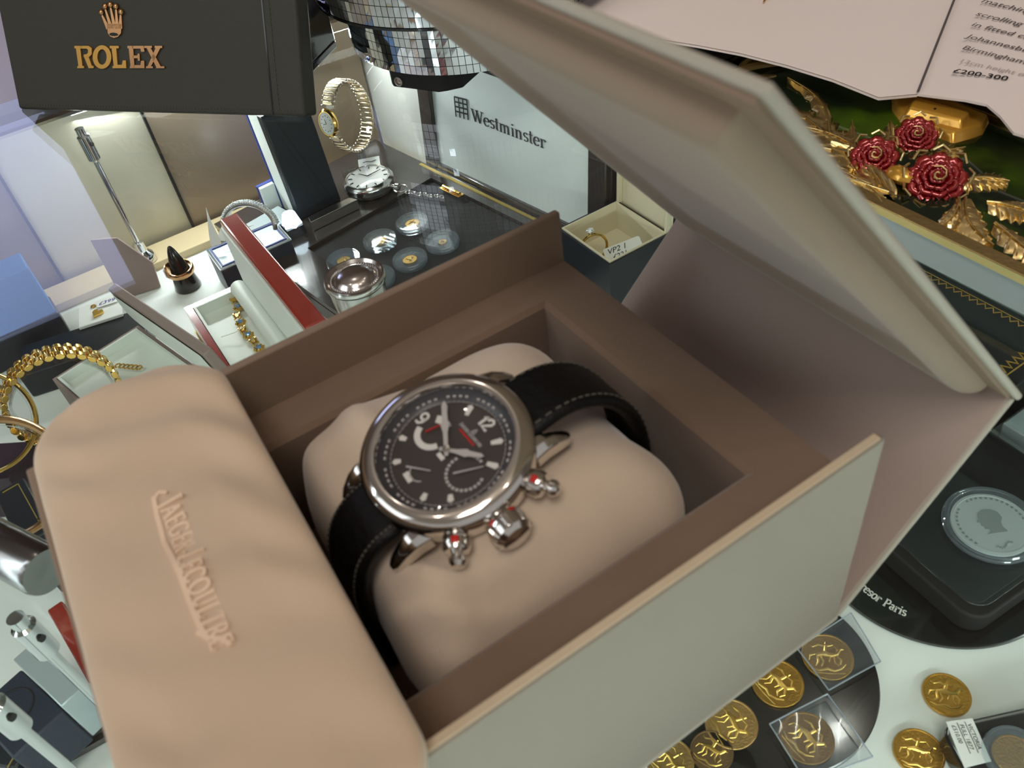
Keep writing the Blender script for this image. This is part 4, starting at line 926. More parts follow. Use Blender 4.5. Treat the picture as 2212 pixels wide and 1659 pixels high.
b = MB(frame(pt_+V((0, 0, .0004)), V((1, -.5, 0)), z=V((-.3, -.5, 1)))); b.ribbon([(-.006, .001), (-.003, .0015), (.001, .0005), (.005, .0015)], .0005, 0, .0002); b.obj('tag_writing', 'ink', tg, smooth=False)

# ------------------------------------------------------------------ silver trinket box on the glass top
p = at(776, 632, .012); p.z = .0002; F = Matrix.Translation(p) @ Matrix.Diagonal((1, 1, .92, 1)); R = .0136
tr_ = thing('silver_pill_box', 'round polished silver box with domed lid on the glass behind the watch box', 'box', p)
MB(F).lathe([(R*.80, 0), (R*.86, .002), (R*.93, .012), (R*.96, .019)], 64).obj('body', 'silver', tr_)
l_ = MB(F).lathe([(R*.97, .0195), (R*1.03, .0205), (R*1.04, .022), (R*1.0, .0235), (R*.94, .0236), (R*.86, .0222), (R*.72, .0220), (R*.66, .0228), (R*.60, .0240), (R*.45, .0250), (R*.2, .0255), (0, .0256)], 80).obj('lid', 'silver', tr_)
b = MB(F)
for k in range(54): a = 2*PI*k/54; b.ball((R*.79*math.cos(a), R*.79*math.sin(a), .0224), .0005, 6)
b.obj('beaded_border', 'silver', l_)

# ------------------------------------------------------------------ ring box with solitaire
RZ = -.075; c1 = at(1316, 573, RZ); c2 = at(1212, 490, RZ); c3 = at(1430, 490, RZ); x0_, y0_ = c1.x, c1.y; wx_, wy_ = c3.x-c1.x-.001, c2.y-c1.y
rgb_ = thing('ring_box', 'open slate ring box with ivory lining, diamond ring inside', 'box', (x0_+wx_/2, y0_+wy_/2, SH))
def openbox(root, x0, x1, y0, y1, z0, z1, wall, out, inn, depth, bevel=.0008, rimm=None):
    o = MB(); 
    O_ = [(x0, y0), (x1, y0), (x1, y1), (x0, y1)]; I_ = [(x0+wall, y0+wall), (x1-wall, y0+wall), (x1-wall, y1-wall), (x0+wall, y1-wall)]
    ou = MB().add([(p[0], p[1], z0) for p in O_]+[(p[0], p[1], z1) for p in O_]+[(p[0], p[1], z1) for p in I_]+[(p[0], p[1], z1-depth-.0006) for p in I_],
        [(3, 2, 1, 0)]+[(k*4+i, k*4+(i+1) % 4, (k+1)*4+(i+1) % 4, (k+1)*4+i) for k in range(3) for i in range(4)]+[(12, 13, 14, 15)]).obj('box_body', out, root, smooth=False)
    e = .0005; J_ = [(x0+wall+e, y0+wall+e), (x1-wall-e, y0+wall+e), (x1-wall-e, y1-wall-e), (x0+wall+e, y1-wall-e)]; w2 = min(.0022, wall*1.2)
    K_ = [(x0+wall+w2, y0+wall+w2), (x1-wall-w2, y0+wall+w2), (x1-wall-w2, y1-wall-w2), (x0+wall+w2, y1-wall-w2)]
    li = MB().add([(p[0], p[1], z1-depth) for p in J_]+[(p[0], p[1], z1+.0006) for p in J_]+[(p[0], p[1], z1+.0006) for p in K_]+[(p[0], p[1], z1-depth) for p in K_],
        [(k*4+i, k*4+(i+1) % 4, (k+1)*4+(i+1) % 4, (k+1)*4+i) for k in range(3) for i in range(4)]+[(12, 13, 14, 15)]).obj('lining', inn, root, smooth=False)
    return ou, li
openbox(rgb_, x0_, x0_+wx_, y0_, y0_+wy_, SH+.0005, RZ, .0014, 'darknavy', 'ivory', .020)
# raised lid on the far side
lx = x0_+wx_+.001
rl = MB().box(lx+.004, lx+.020, y0_+.001, y0_+wy_-.001, RZ-.012, RZ+.040).obj('lid', 'darknavy', rgb_, bevel=.001)
b = MB(frame((lx, y0_+.002, RZ+.001), (0, 1, 0), y=(.06, 0, 1))); ll = wy_-.004; sg = -1 if (b.M.to_3x3() @ V((0, 0, 1))).x > 0 else 1
def q3(x0, x1, y0, y1, a_, c_): b.box(x0, x1, y0, y1, min(a_*sg, c_*sg), max(a_*sg, c_*sg))
q3(0, ll, -.003, .036, -.003, -.001); q3(0, ll, -.006, -.003, -.003, .003); q3(0, .002, -.003, .036, -.001, .003); q3(ll-.002, ll, -.003, .036, -.001, .003)
b.obj('lid_lining', 'ivory', rl, bevel=.0005)
rc_ = at(1283, 536, RZ-.010); rr = thing('solitaire_ring', 'gold solitaire diamond ring standing in the ivory ring box', 'ring', V((rc_.x, rc_.y, RZ-.0195)))
F = frame(V((rc_.x, rc_.y, RZ-.0095)), (1, -.25, .1), y=(0.05, .15, 1)); b = MB(F); b.grid(lambda u, v: V(((.0092+.0009*math.cos(2*PI*v))*math.cos(2*PI*u), (.0092+.0009*math.cos(2*PI*v))*math.sin(2*PI*u), .0011*math.sin(2*PI*v))), 48, 8, True, True); b.obj('band', 'gold', rr)
top = F @ Matrix.Translation((0, .0112, 0)) @ Matrix.Rotation(-PI/2, 4, 'X'); b = MB(top)
for k in range(4): a = PI/2*k+.4; b.tube([(.0006*math.cos(a), .0006*math.sin(a), -.002), (.0024*math.cos(a), .0024*math.sin(a), .0022)], .0004, 6)
b.obj('claws', 'silver', rr); MB(top).lathe([(0, -.0015), (.0027, .0012), (.0027, .0016), (.0017, .0026), (0, .0026)], 8).obj('diamond', 'diamond', rr, smooth=False)
tp = at(1345, 540, RZ-.009); tg = thing('price_tag', 'white string tag with handwriting beside the diamond ring', 'tag', tp); fr = frame(tp, V((1, -.35, 0)), z=V((-.4, -.3, 1)))
MB(fr).prism(rrect(-.012, .013, -.0055, .0055, .0015), 0, .0003).obj('tag_card', 'tag', tg, smooth=False); text_mesh('VP2 1', .0055, fr @ Matrix.Translation((-.010, .0004, .0004)), 'ink', 'tag_writing', tg, .00003, shear=.3); text_mesh('\u00a3221', .0050, fr @ Matrix.Translation((-.008, -.0045, .0004)), 'ink', 'tag_writing', tg, .00003, shear=.3)

# ------------------------------------------------------------------ red lacquer bracelet box
BZ2 = -.103; c1 = at(397, 665, BZ2); c2 = at(528, 610, BZ2); x0_ = c1.x; x1_ = c2.x+.002; y1_ = c1.y; y0_ = y1_-.150
jb = thing('bracelet_box', 'red lacquered jewellery box open on white satin, gold bracelet inside', 'box', ((x0_+x1_)/2, (y0_+y1_)/2, SH))
openbox(jb, x0_, x1_, y0_, y1_, SH+.0005, BZ2, .0050, 'redwood', 'satin', .008)
MB().box(x0_-.0007, x1_+.0007, y0_-.0007, y1_+.0007, SH+.0030, SH+.0052).obj('gilt_band', 'goldline', jb)
hxx = x1_-.0020; rl = MB().box(hxx+.001, hxx+.014, y0_, y1_, BZ2-.002, BZ2+.052).obj('lid', 'redwood', jb, bevel=.0015, seg=3)
MB().box(hxx-.0008, hxx+.0012, y0_+.004, y1_-.004, BZ2+.003, BZ2+.048).obj('lid_lining', 'satin', rl, bevel=.0006)
b = MB(); b.tube([(hxx-.0060, y0_+.007, BZ2+.0015), (hxx-.0060, y1_-.007, BZ2+.0015)], .0058, 20); b.obj('satin_roll', 'satin', jb)
gb = [(505, 648), (515, 664), (512, 682), (520, 697), (524, 712), (537, 724), (548, 737), (560, 752)]
gz = BZ2-.008+.0032; P_ = [at(*q_, gz) for q_ in gb]
br_ = thing('gem_bracelet', 'gold link bracelet with blue stones on the white satin of the red box', 'bracelet', V((P_[3].x, P_[3].y, gz-.002)))
for k, p_ in enumerate(P_):
    d = (P_[min(k+1, 7)]-P_[max(k-1, 0)]).normalized(); b = MB(frame(p_, d, z=(0, 0, 1)))
    if k % 2:
        for j in range(8): a = 2*PI*j/8; b.ball((.0030*math.cos(a), .0030*math.sin(a), 0), .0011, 7)
        b.lathe([(.0030, -.001), (.0030, .0004), (.002, .001), (0, .0006)], 14); l_ = b.obj('flower_link', 'gold', br_); MB(frame(p_+V((0, 0, .0008)), d, z=(0, 0, 1))).lathe([(.0019, -.001), (.0019, .0006), (.0011, .0012), (0, .0012)], 8).obj('stone', 'bluestone' if 0 else M['bluestone'], l_, smooth=False)
    else:
        b.tube([(-.0036, -.0016, 0), (-.001, -.0022, .0008), (.0018, -.0012, 0), (.0036, -.002, 0)], .0008, 6); b.tube([(-.0036, .0016, 0), (-.001, .0022, .0008), (.0018, .0012, 0), (.0036, .002, 0)], .0008, 6); b.box(-.002, .002, -.0015, .0015, -.0006, .0006); b.obj('bar_link', 'gold', br_)
b = MB(); b.tube([at(478, 728, gz), at(508, 718, gz+.002), at(535, 700, gz), at(570, 686, gz)], .0003, 5); b.obj('tie_thread', 'tag', br_)

# ------------------------------------------------------------------ ring cone
p = at(410, 624, SH); p.z = SH+.0004; p.y += .003
cn = thing('ring_cone', 'black ring cone carrying a gold signet ring on the white shelf', 'stand', p); F = Matrix.Translation(p)
MB(F).lathe([(.0098, 0), (.0102, .001), (.0092, .006), (.0074, .016), (.0052, .026), (.0030, .034), (.0014, .0375), (0, .0385)], 40).obj('cone', 'black', cn)
rg = thing('signet_ring', 'chunky gold signet ring slipped over the black cone', 'ring', p+V((0, 0, .012))); b = MB(F @ Matrix.Translation((0, 0, .0165)) @ Matrix.Rotation(.12, 4, 'X') @ Matrix.Rotation(2.6, 4, 'Z'))
b.grid(lambda u, v: V(((.0094+.0011*math.cos(2*PI*v)+.0008*(math.cos(2*PI*u) > .75))*math.cos(2*PI*u), (.0094+.0011*math.cos(2*PI*v))*math.sin(2*PI*u), (.0026+.0026*max(0, math.cos(2*PI*u))**3)*math.sin(2*PI*v))), 48, 10, True, True); r1 = b.obj('band', 'rose', rg)
b.v = []; b.f = []; b.box(.0098, .0114, -.0042, .0042, -.0042, .0042); b.obj('stone_plate', 'diamond', rg, bevel=.0008)

# ------------------------------------------------------------------ navy ring box, bangle on white claw stand, slabs
c1 = at(446, 541, -.100); p2 = at(476, 572, -.100)
nb_ = thing('navy_ring_box', 'small navy box with pale rim tucked behind the red lid', 'box', (c1.x+.02, c1.y-.02, SH))
openbox(nb_, c1.x, c1.x+.056, p2.y-.006, c1.y+.001, SH+.0005, -.100, .0016, 'navy', 'royal', .010); MB().box(c1.x-.0004, c1.x+.0564, p2.y-.0064, c1.y+.0014, -.1012, -.0996-.0006).obj('pale_rim', 'silverside', nb_)
# claws
zc_ = -.094
cs = thing('claw_display', 'white spiky paper display holding the stone set bangle', 'stand', V((*at(500, 500, zc_).xy, zc_-.004)))
def blade(px0, py0, px1, py1, z0, dz, w, nm='claw'):
    a_ = at(px0, py0, z0); tip = at(px1, py1, z0+dz); d = tip-a_; sd_ = d.cross(V((fw.x, fw.y, fw.z))).normalized(); b = MB(); n = 9; vs = []; fs = []; th = fw*.0007
    for i in range(n):
        t_ = i/(n-1); c_ = a_+d*t_+sd_*(.10*w*math.sin(PI*t_)); ww = w*(1-t_)**.8*(.6+.4*math.sin(PI*min(1, t_+.3)))
        vs += [c_-sd_*ww, c_+th*.5, c_+sd_*ww, c_-th*.5]
    for i in range(n-1):
        for j in range(4): fs.append((i*4+j, i*4+(j+1) % 4, (i+1)*4+(j+1) % 4, (i+1)*4+j))
    fs += [(3, 2, 1, 0), tuple((n-1)*4+k for k in range(4))]; b.add(vs, fs); b.obj(nm, 'tag', cs)
blade(468, 530, 445, 448, zc_, .022, .0042); blade(490, 488, 503, 434, zc_+.004, .016, .0034); blade(512, 498, 548, 486, zc_+.004, .004, .0040); blade(478, 520, 486, 470, zc_, .012, .0034)
bc = at(541, 486, -.084); bx_ = (at(594, 486, -.084)-at(488, 486, -.084)); Rb = bx_.length/2
bg_ = thing('stone_bangle', 'silver bangle set with white stones, arched over the navy boxes', 'bangle', bc-V((0, 0, .008)))
F = frame(bc, bx_, y=V((0, .35, 1)))
b = MB(F); b.grid(lambda u, v: V(((Rb+.0016*math.cos(2*PI*v))*math.cos(PI*(1.12*u-.06)), (Rb*.80+.0016*math.cos(2*PI*v))*math.sin(PI*(1.12*u-.06)), .0026*math.sin(2*PI*v))), 60, 10, False, True); b.obj('hoop', 'silver', bg_)
b = MB(F)
for k in range(34):
    a = PI*(.03+.94*k/33)
    for w in (-.0013, .0013): b.ball(((Rb+.0020)*math.cos(a), (Rb*.8+.0020)*math.sin(a), w), .0013, 6)
b.obj('stones', 'diamond', bg_, smooth=False)
# grey-navy plinth the bangle stands on
c1 = at(540, 520, -.104); b = MB(frame(c1, at(640, 462, -.104)-c1, z=(0, 0, 1))); b.box(-.002, .050, .000, .022, SH-.104*0-0-0, 0) if 0 else None
fr = frame(V((c1.x, c1.y, SH)), at(640, 462, -.104)-c1, z=(0, 0, 1)); pl = thing('navy_card_box', 'low royal blue box with silver grey edge behind the coin case', 'box', V((c1.x+.02, c1.y+.01, SH)))
MB(fr).box(0, .042, .002, .024, .0005, .022).obj('box_body', 'royal', pl, bevel=.0008); MB(fr).box(-.0008, .0428, .0012, .0248, .022, .0255).obj('box_lid', 'silverside', pl, bevel=.0008)
# tall slate box standing open on end
bz = TZ+.0006; A_ = at(650, 476, bz); B_ = at(737, 432, bz); e_ = (B_-A_); e_.z = 0; w_ = e_.length; e_.normalize(); bk_ = V((-e_.y, e_.x, 0)); bk_ = bk_ if bk_.y > 0 else -bk_
tl_ = thing('standing_box', 'slate blue box standing on its end, white edge glowing at its left', 'box', A_+e_*w_/2)
U_ = (V((0, 0, 1))+e_*-.02+bk_*.10).normalized(); F = frame(A_, e_, y=U_); zf = 1 if (F.to_3x3() @ V((0, 0, 1))).dot(bk_) < 0 else -1
def zb3(b, x0, x1, y0, y1, a_, c_): return b.box(x0, x1, y0, y1, min(a_*zf, c_*zf), max(a_*zf, c_*zf))
hT = .086
zb3(MB(F), 0, w_, 0, hT, -.0095, 0).obj('front_cover', 'darknavy', tl_, bevel=.0010)
zb3(MB(F), .0006, w_-.002, .0006, hT-.0015, -.0300, -.0096).obj('page_core', 'satin', tl_, bevel=.0006)
zb3(MB(F), 0, w_, 0, hT, -.0335, -.0301).obj('back_cover', 'royal', tl_, bevel=.0006)
b2_ = at(588, 425, -.100); F = frame(V((b2_.x-.004, b2_.y+.004, SH+.0005)), e_, y=(0, 0, 1)); bb = thing('royal_blue_case', 'royal blue card case peeping out left of the standing slate box', 'case', V((b2_.x, b2_.y, SH)))
MB(F).box(-.004, .018, .0, .040, -.004, .0).obj('cover', 'royal', bb, bevel=.0006); MB(F).box(-.0035, .0175, .0005, .0395, .0, .004).obj('inner_card', 'satin', bb, bevel=.0004)
# clear acrylic block catching the light
A_ = at(668, 492, TZ); B_ = at(770, 442, TZ); F = frame(A_+V((0, 0, .0004)), V((B_.x-A_.x, B_.y-A_.y, 0)), z=(0, 0, 1)) @ Matrix.Translation((0, -.008, 0)); ab = thing('acrylic_block', 'clear acrylic block gleaming at the foot of the standing slate box', 'block', A_)
ln_ = (B_-A_).length; MB(F).prism([(0, 0), (ln_*.97, 0), (ln_*.90, .0078), (ln_*.04, .0078)], 0, .0085).obj('block', 'silver', ab, bevel=.0003, smooth=False)
pl_ = at(626, 470, -.098); lo_ = thing('led_puck', 'small star shaped white lamp glowing between the boxes', 'lamp', pl_-V((0, 0, .006))); b = MB(Matrix.Translation(pl_))  # glow imitates glare on an overexposed white ring display, which is no lamp
b.prism([(.0085*(1 if k % 2 else .72)*math.cos(PI*k/6), .0085*(1 if k % 2 else .72)*math.sin(PI*k/6)) for k in range(12)], -.006, .004, [(.0050*math.cos(PI*k/6), .0050*math.sin(PI*k/6)) for k in range(12)]); b.obj('lamp_lens', M['led'], lo_, bevel=.0005)
MB(Matrix.Translation(pl_)).box(-.007, .007, -.007, .007, SH-pl_.z+.0004, -.0062).obj('lamp_base', 'darknavy', lo_)

# ------------------------------------------------------------------ chrome lamp posts of the case
def post(px, py, label, lean=0, base=True, p=None, zt=-.0095):
    p = p or at(px, py, SH); p.z = SH; t_ = thing('lamp_post', label, 'lamp', p); F = Matrix.Translation(p)
    if base: MB(F).lathe([(.0085, .0045), (.0085, .008), (.0072, .011), (.0045, .014), (.0042, .022), (.0030, .0225)], 32).obj('foot', 'chrome', t_)
    else: MB(F).lathe([(.0075, .0005), (.0075, .006), (.0045, .009)], 32).obj('foot', 'chrome', t_)
    MB(F).lathe([(.0021, .006), (.0021, SH*-1+zt-.018)], 20).obj('rod', 'chrome', t_)
    MB(F).lathe([(.0028, -SH+zt-.026), (.0046, -SH+zt-.024), (.0046, -SH+zt-.006), (.0032, -SH+zt-.005), (.0032, -SH+zt)], 28).obj('collar', 'chrome', t_)
    MB(F @ Matrix.Translation((0, 0, -SH+zt-.012)) @ Matrix.Rotation(math.radians(35), 4, 'Z') @ Matrix.Rotation(PI/2, 4, 'X')).lathe([(.0015, .0036), (.0015, .0056), (0, .0056)], 12).obj('grub_screw', 'matblack', t_)
    return t_
post(322, 572, 'slim chrome lamp post standing by the sill at the back of the case')
post(0, 0, 'chrome lamp post with thick collar left of the suede pouch', base=False, p=V((*at(40, 1342, -.012).xy, SH)))
post(0, 0, 'chrome lamp post cut by the lower left corner of the picture', base=False, p=V((*at(-8, 1530, -.018).xy, SH)))
a_ = at(-40, 1160, .004); b_ = at(128, 1262, .004); a_.z = b_.z = .0195-.006; ls = thing('chrome_lamp_head', 'thick brushed chrome lamp tube lying on the glass at the left edge', 'lamp', V(((a_.x+b_.x)/2, (a_.y+b_.y)/2, .0002)))
d = (at(122, 1240, .0098)-at(0, 1175, .0098)).normalized(); e_ = at(100, 1236, .0098); F = frame(e_-d*.09, V((0, 0, 1)), z=d)
MB(F).lathe([(.0080, 0), (.0092, .002), (.0092, .088), (.0086, .090), (.0070, .0900), (0, .0898)], 40).obj('tube', 'gunmetal', ls)

# ------------------------------------------------------------------ left side: white box, leather box, cards, bracelets
# white jewellery box with mauve lid leaning
lz_ = -.100; P0 = at(247, 700, lz_); hb = thing('necklace_box', 'white satin jewellery box under a leaning mauve lid, behind the suede pouch', 'box', V((P0.x, P0.y-.03, SH)))
tp_ = at(240, 617, lz_+.032); hx1 = tp_.x+.004; yA = tp_.y-.004; openbox(hb, hx1-.066, hx1-.002, yA-.115, yA-.002, SH+.0005, lz_, .002, 'taupe', 'satin', .006)
yB = 0
F = frame(V((hx1, yA, lz_+.001)), (0, -1, 0), y=V((-.22, 0, 1))); zf2 = 1 if (F.to_3x3() @ V((0, 0, 1))).x > 0 else -1
b = MB(F); b.box(0, .115, 0, .034, min(0, .0065*zf2), max(0, .0065*zf2)); l_ = b.obj('lid', 'taupe', hb, bevel=.001)
b = MB(F); b.grid(lambda u, v: V((.004+.107*u, .003+.029*v, (-.0008-.0030*math.sin(PI*v)**.6*math.sin(PI*u)**.3)*zf2)), 20, 14); b.obj('lid_padding', 'satin', l_, angle=180)
pv = Matrix.Translation((hx1, yA, 0)); rz = pv @ Matrix.Rotation(math.radians(15), 4, 'Z') @ pv.inverted() @ Matrix.Translation(hb.location); hb.location = rz.translation; hb.rotation_euler = (0, 0, math.radians(15))
b = MB(); q0 = at(252, 785, lz_+.0); 
for k in range(6): b.M = Matrix.Translation(q0+V((.0022*k, -.0024*k, -.0020))); b.torus(.0018, .0006, 14, 6)
tag(b.obj('gold_chain_end', 'gold'), 'end of a gold chain lying on the white satin beside the gold bracelet', 'necklace')
# black box with white pad, heart pendant and tag
pz_ = -.110; A_ = at(75, 752, pz_); B_ = at(300, 680, pz_); lb2 = thing('pendant_box', 'long black leather box with a white pad for the heart pendant', 'box', V(((A_.x+B_.x)/2, (A_.y+B_.y)/2, SH)))
F = frame(V((A_.x, A_.y, SH)), V((B_.x-A_.x, B_.y-A_.y, 0)), z=(0, 0, 1)); ln_ = V((B_.x-A_.x, B_.y-A_.y, 0)).length
MB(F).box(-.01, ln_+.004, -.028, .008, .0005, pz_-SH).obj('box_body', 'darknavy', lb2, bevel=.0012)
q_ = at(223, 672, pz_+.001); pf = frame(V((q_.x, q_.y, pz_+.0003)), V((B_.x-A_.x, B_.y-A_.y, 0)), z=(0, 0, 1)); MB(pf).box(-.017, .014, -.014, .011, 0, .0025).obj('pad', 'tag', lb2, bevel=.0005)
hp_ = thing('heart_pendant', 'tiny gold heart pendant on the white pad', 'pendant', pf.translation+V((0, 0, .003))); b = MB(pf @ Matrix.Translation((-.003, -.005, .0029)) @ Matrix.Rotation(-.6, 4, 'Z'))
b.prism([(.0045*math.sin(t)**3*.9, .0040*(13*math.cos(t)-5*math.cos(2*t)-2*math.cos(3*t)-math.cos(4*t))/14) for t in [2*PI*i/28 for i in range(28)]][::-1], 0, .0016); b.obj('heart', 'gold', hp_, bevel=.0004)
tg = thing('price_tag', 'white price tag written in blue ink beside the heart pendant', 'tag', pf.translation+V((.004, .004, .003))); tf = pf @ Matrix.Translation((-.0030, .0020, .0034)); MB(tf).prism(rrect(0, .015, 0, .009, .0015), 0, .0003).obj('tag_card', 'tag', tg, smooth=False); text_mesh('\u00a3399', .0058, tf @ Matrix.Translation((.0010, .0020, .0004)), 'blueink', 'tag_writing', tg, .00003, shear=.2)
MB(pf @ Matrix.Translation((-.006, .0065, .0030))).torus(.0016, .0005, 16, 6).obj('bail', 'gold', hp_)
# mauve card lid standing further back
q_ = [at(222, 522, -.085), at(242, 518, -.085), at(272, 548, -.085), at(330, 652, -.110), at(292, 655, -.112), at(240, 622, -.112)]
mc = at(270, 600, -.11); F = frame(V((mc.x+.001, mc.y+.006, SH+.0005)), V((1, -.22, 0)), y=(0.0, .25, 1)); tag(MB(F).prism([(-.010, 0), (.020, 0), (.022, .020), (.006, .046), (-.012, .050)], 0, .003).obj('mauve_card', 'taupe', bevel=.0005), 'mauve cardboard lid standing between the lamp post foot and pendant box', 'card')
# blue block standing in for a reflection in the glass, slate plinth, far left
q_ = at(55, 585, -.060); bl_ = thing('blue_gift_box', 'bright blue box standing at the far left on a dark plinth', 'box', V((q_.x, q_.y, SH)))
F = frame(V((q_.x-.02, q_.y, SH)), V((1, .05, 0)), z=(0, 0, 1)); MB(F).box(-.075, .022, .010, .036, .026, .066).obj('box_body', 'skyblue', bl_, bevel=.001); MB(F).box(-.076, .023, .009, .037, .0005, .0255).obj('plinth', 'darknavy', bl_, bevel=.001)

# president style gold bracelet standing on a clear loop
c0 = at(137, 858, -.080); R = .0300; tocam = CAM-c0; tcx = V((tocam.x, tocam.y, 0)).normalized(); axw = (tcx+V((-.12, .0, .12))).normalized(); HF = frame(c0, V((0, 0, 1))-axw*axw.z, z=axw)
gw = thing('gold_watch_bracelet', 'thick yellow gold link watch bracelet upright left of the pouch', 'bracelet', c0-V((0, 0, .03)))
def gl(cols, r_, nm):
    b = MB(); n_ = 34
    for k in range(n_):
        for (w0_, w1_, ph_) in cols:
            a = 2*PI*(k+ph_)/n_; c_ = HF @ V((R*math.cos(a), R*1.04*math.sin(a), (w0_+w1_)/2)); tn = (HF.to_3x3() @ V((-math.sin(a), math.cos(a), 0))).normalized(); fr = frame(c_, tn, z=axw); b.M = fr
            h_ = (w1_-w0_)/2*.94; vs = []; fs = []; m_ = 8; l_ = .0027
            for s_ in (-h_, h_):
                for j in range(m_): t_ = 2*PI*j/m_; vs.append((l_*math.cos(t_), r_*1.25*math.sin(t_), s_))
            fs = [(j, (j+1) % m_, m_+(j+1) % m_, m_+j) for j in range(m_)]+[tuple(range(m_-1, -1, -1)), tuple(m_+j for j in range(m_))]; b.add(vs, fs)
    return b.obj(nm, 'gold', gw, bevel=.0003)
gl([(-.0078, -.0029, 0), (.0029, .0078, 0)], .0015, 'outer_links'); gl([(-.0028, .0028, .5)], .0015, 'centre_links')
cs2 = thing('clear_loop', 'clear plastic loop inside the thick gold bracelet', 'stand', c0-V((0, 0, .028)))
MB().grid(lambda u, v: HF @ V((.0276*math.cos(2*PI*u), .0284*math.sin(2*PI*u), .009*(2*v-1))), 48, 2, True).grid(lambda u, v: HF @ V((.0268*math.cos(2*PI*u), .0276*math.sin(2*PI*u), .009*(2*v-1))), 48, 2, True).obj('loop', M['acrylic'], cs2, angle=180)
lw = HF @ V((-.0282, 0, 0)); MB().tube([lw, V((lw.x, lw.y, SH+.004))], .003, 12).obj('stem', M['acrylic'], cs2); MB(Matrix.Translation(V((lw.x, lw.y, SH+.0004)))).box(-.015, .015, -.012, .012, 0, .004).obj('foot', M['acrylic'], cs2, bevel=.0006)
for (px, py), (rx, ry), zz, m_, lab in [((-18, 838), 62, -.060, 'gold', 'thin polished gold bangle at the left edge, topmost'), ((18, 965), 74, -.030, 'rose', 'rose gold bangle below the thick gold bracelet at the left edge')] if 0 else []: pass
def bangle(pts_c, r_, zz, rad, m_, lab, nm='bangle'):
    c_ = at(*pts_c, zz); ax2 = (V((CAM.x-c_.x, CAM.y-c_.y, 0)).normalized()+V((0, 0, .7))).normalized(); F = frame(c_, V((0, 0, 1))-ax2*ax2.z, z=ax2); t_ = thing('gold_bangle', lab, 'bangle', c_-V((0, 0, r_)), 'bangles at the left edge')
    MB(F).torus(r_, rad, 64, 10, flat=1.8).obj('hoop', m_, t_); MB(F).grid(lambda u, v: V(((r_-rad*1.5)*math.cos(2*PI*u), (r_-rad*1.5)*math.sin(2*PI*u), .006*(2*v-1))), 48, 2, True).obj('plastic_lining', M['acrylic'], t_, angle=180)
bangle((-50, 915), .0290, -.065, .0014, 'gold', 'thin gold bangle half out of view above the rose gold one'); bangle((0, 1035), .0290, -.045, .0020, 'rose', 'rose gold bangle half out of view left of the pouch corner')

# ------------------------------------------------------------------ lower left: boxes beside the pouch
def lowbox(name, lab, pts, z, h, m_, kids=None, cat='box'):
    A_, B_, C_ = [at(*q_, z) for q_ in pts]; ex = (B_-A_); ex.z = 0; lx_ = ex.length; ex.normalize(); ey = V((-ex.y, ex.x, 0)); w_ = (C_-A_).dot(ey)
    t_ = thing(name, lab, cat, V(((A_.x+B_.x)/2, (A_.y+B_.y)/2, z-h))); F = frame(V((A_.x, A_.y, z-h)), ex, z=(0, 0, 1)); MB(F).box(0, lx_, min(0, w_), max(0, w_), .0004, h).obj('box_body', m_, t_, bevel=.0010); return t_, F, lx_, w_
t_, F, lx_, w_ = lowbox('black_ring_box', 'black leather box with fine gold line left of the pouch', [(50, 1030), (112, 1140), (-10, 1075)], -.085, .0445, 'darknavy')
s_ = 1 if w_ > 0 else -1; b = MB(F); b.box(.003, lx_-.003, min(s_*.0035, s_*.0040), max(s_*.0035, s_*.0040), .0445, .0448).box(.003, .0036, min(s_*.0035, w_-s_*.004), max(s_*.0035, w_-s_*.004), .0445, .0448); b.obj('gold_line', 'goldline', t_)
t_, F, lx_, w_ = lowbox('purple_card_box', 'dark plum box at the left edge below the gold bangles', [(68, 952), (20, 1035), (-60, 880)], -.095, .0345, mat('plum_card', (52, 34, 50), .5))
t_, F, lx_, w_ = lowbox('red_trinket_box', 'red lacquered box with white padded lid seen left of the pouch', [(100, 1318), (205, 1500), (135, 1300)], -.100, .029, 'redwood')
s_ = 1 if w_ > 0 else -1; MB(F).box(0, lx_, min(w_, w_+s_*.016), max(w_, w_+s_*.016), .0205, .0290).obj('white_padding', 'satin', t_, bevel=.002)
t_, F, lx_, w_ = lowbox('navy_watch_box', 'navy watch box lying near the lower left corner', [(45, 1445), (137, 1535), (-45, 1560)], -.090, .030, 'navy')
s_ = 1 if w_ > 0 else -1; MB(F).box(-.004, lx_+.001, min(-s_*.010, -s_*.0004), max(-s_*.010, -s_*.0004), .004, .034).obj('pale_side_card', 'silverside', t_, bevel=.0006); MB(F @ Matrix.Translation((lx_*.4, w_*.5, .0302))).torus(.009, .0005, 28, 6, flat=.4).obj('embossed_ring', 'matblack', t_)
t_, F, lx_, w_ = lowbox('black_gift_box', 'black box with gold lined lid in the lower left corner', [(0, 1545), (92, 1560), (20, 1659)], -.100, .0295, 'darknavy')
s_ = 1 if w_ > 0 else -1; b = MB(F); b.box(.002, lx_-.002, min(s_*.003, s_*.0036), max(s_*.003, s_*.0036), .0295, .0298).box(lx_-.004, lx_-.0034, min(s_*.003, w_), max(s_*.003, w_), .0295, .0298); b.obj('gold_line', 'goldline', t_)
b = MB(frame(at(25, 1560, -.098), at(60, 1570, -.098)-at(25, 1560, -.098), z=(0, 0, 1)))
for k in range(3): b.prism([(.001*k, -.001*k), (.012-.001*k, .002), (.009, -.009-.001*k), (-.002, -.007)][::-1], .0003+.0012*k, .0008+.0012*k)
tag(b.obj('folded_receipt', 'tag', smooth=False), 'crumpled white paper slip on the black box in the lower left corner', 'paper')
c1 = at(235, 1590, SH+.004); F = frame(V((c1.x, c1.y, SH+.0004)), at(110, 1659, SH)-at(235, 1590, SH), z=(0, 0, 1)); tag(MB(F).box(-.012, .06, -.004, .0, 0, .004).obj('grey_divider', 'jetbase', bevel=.0004), 'thin grey divider strip on the shelf in the lower left corner', 'strip')

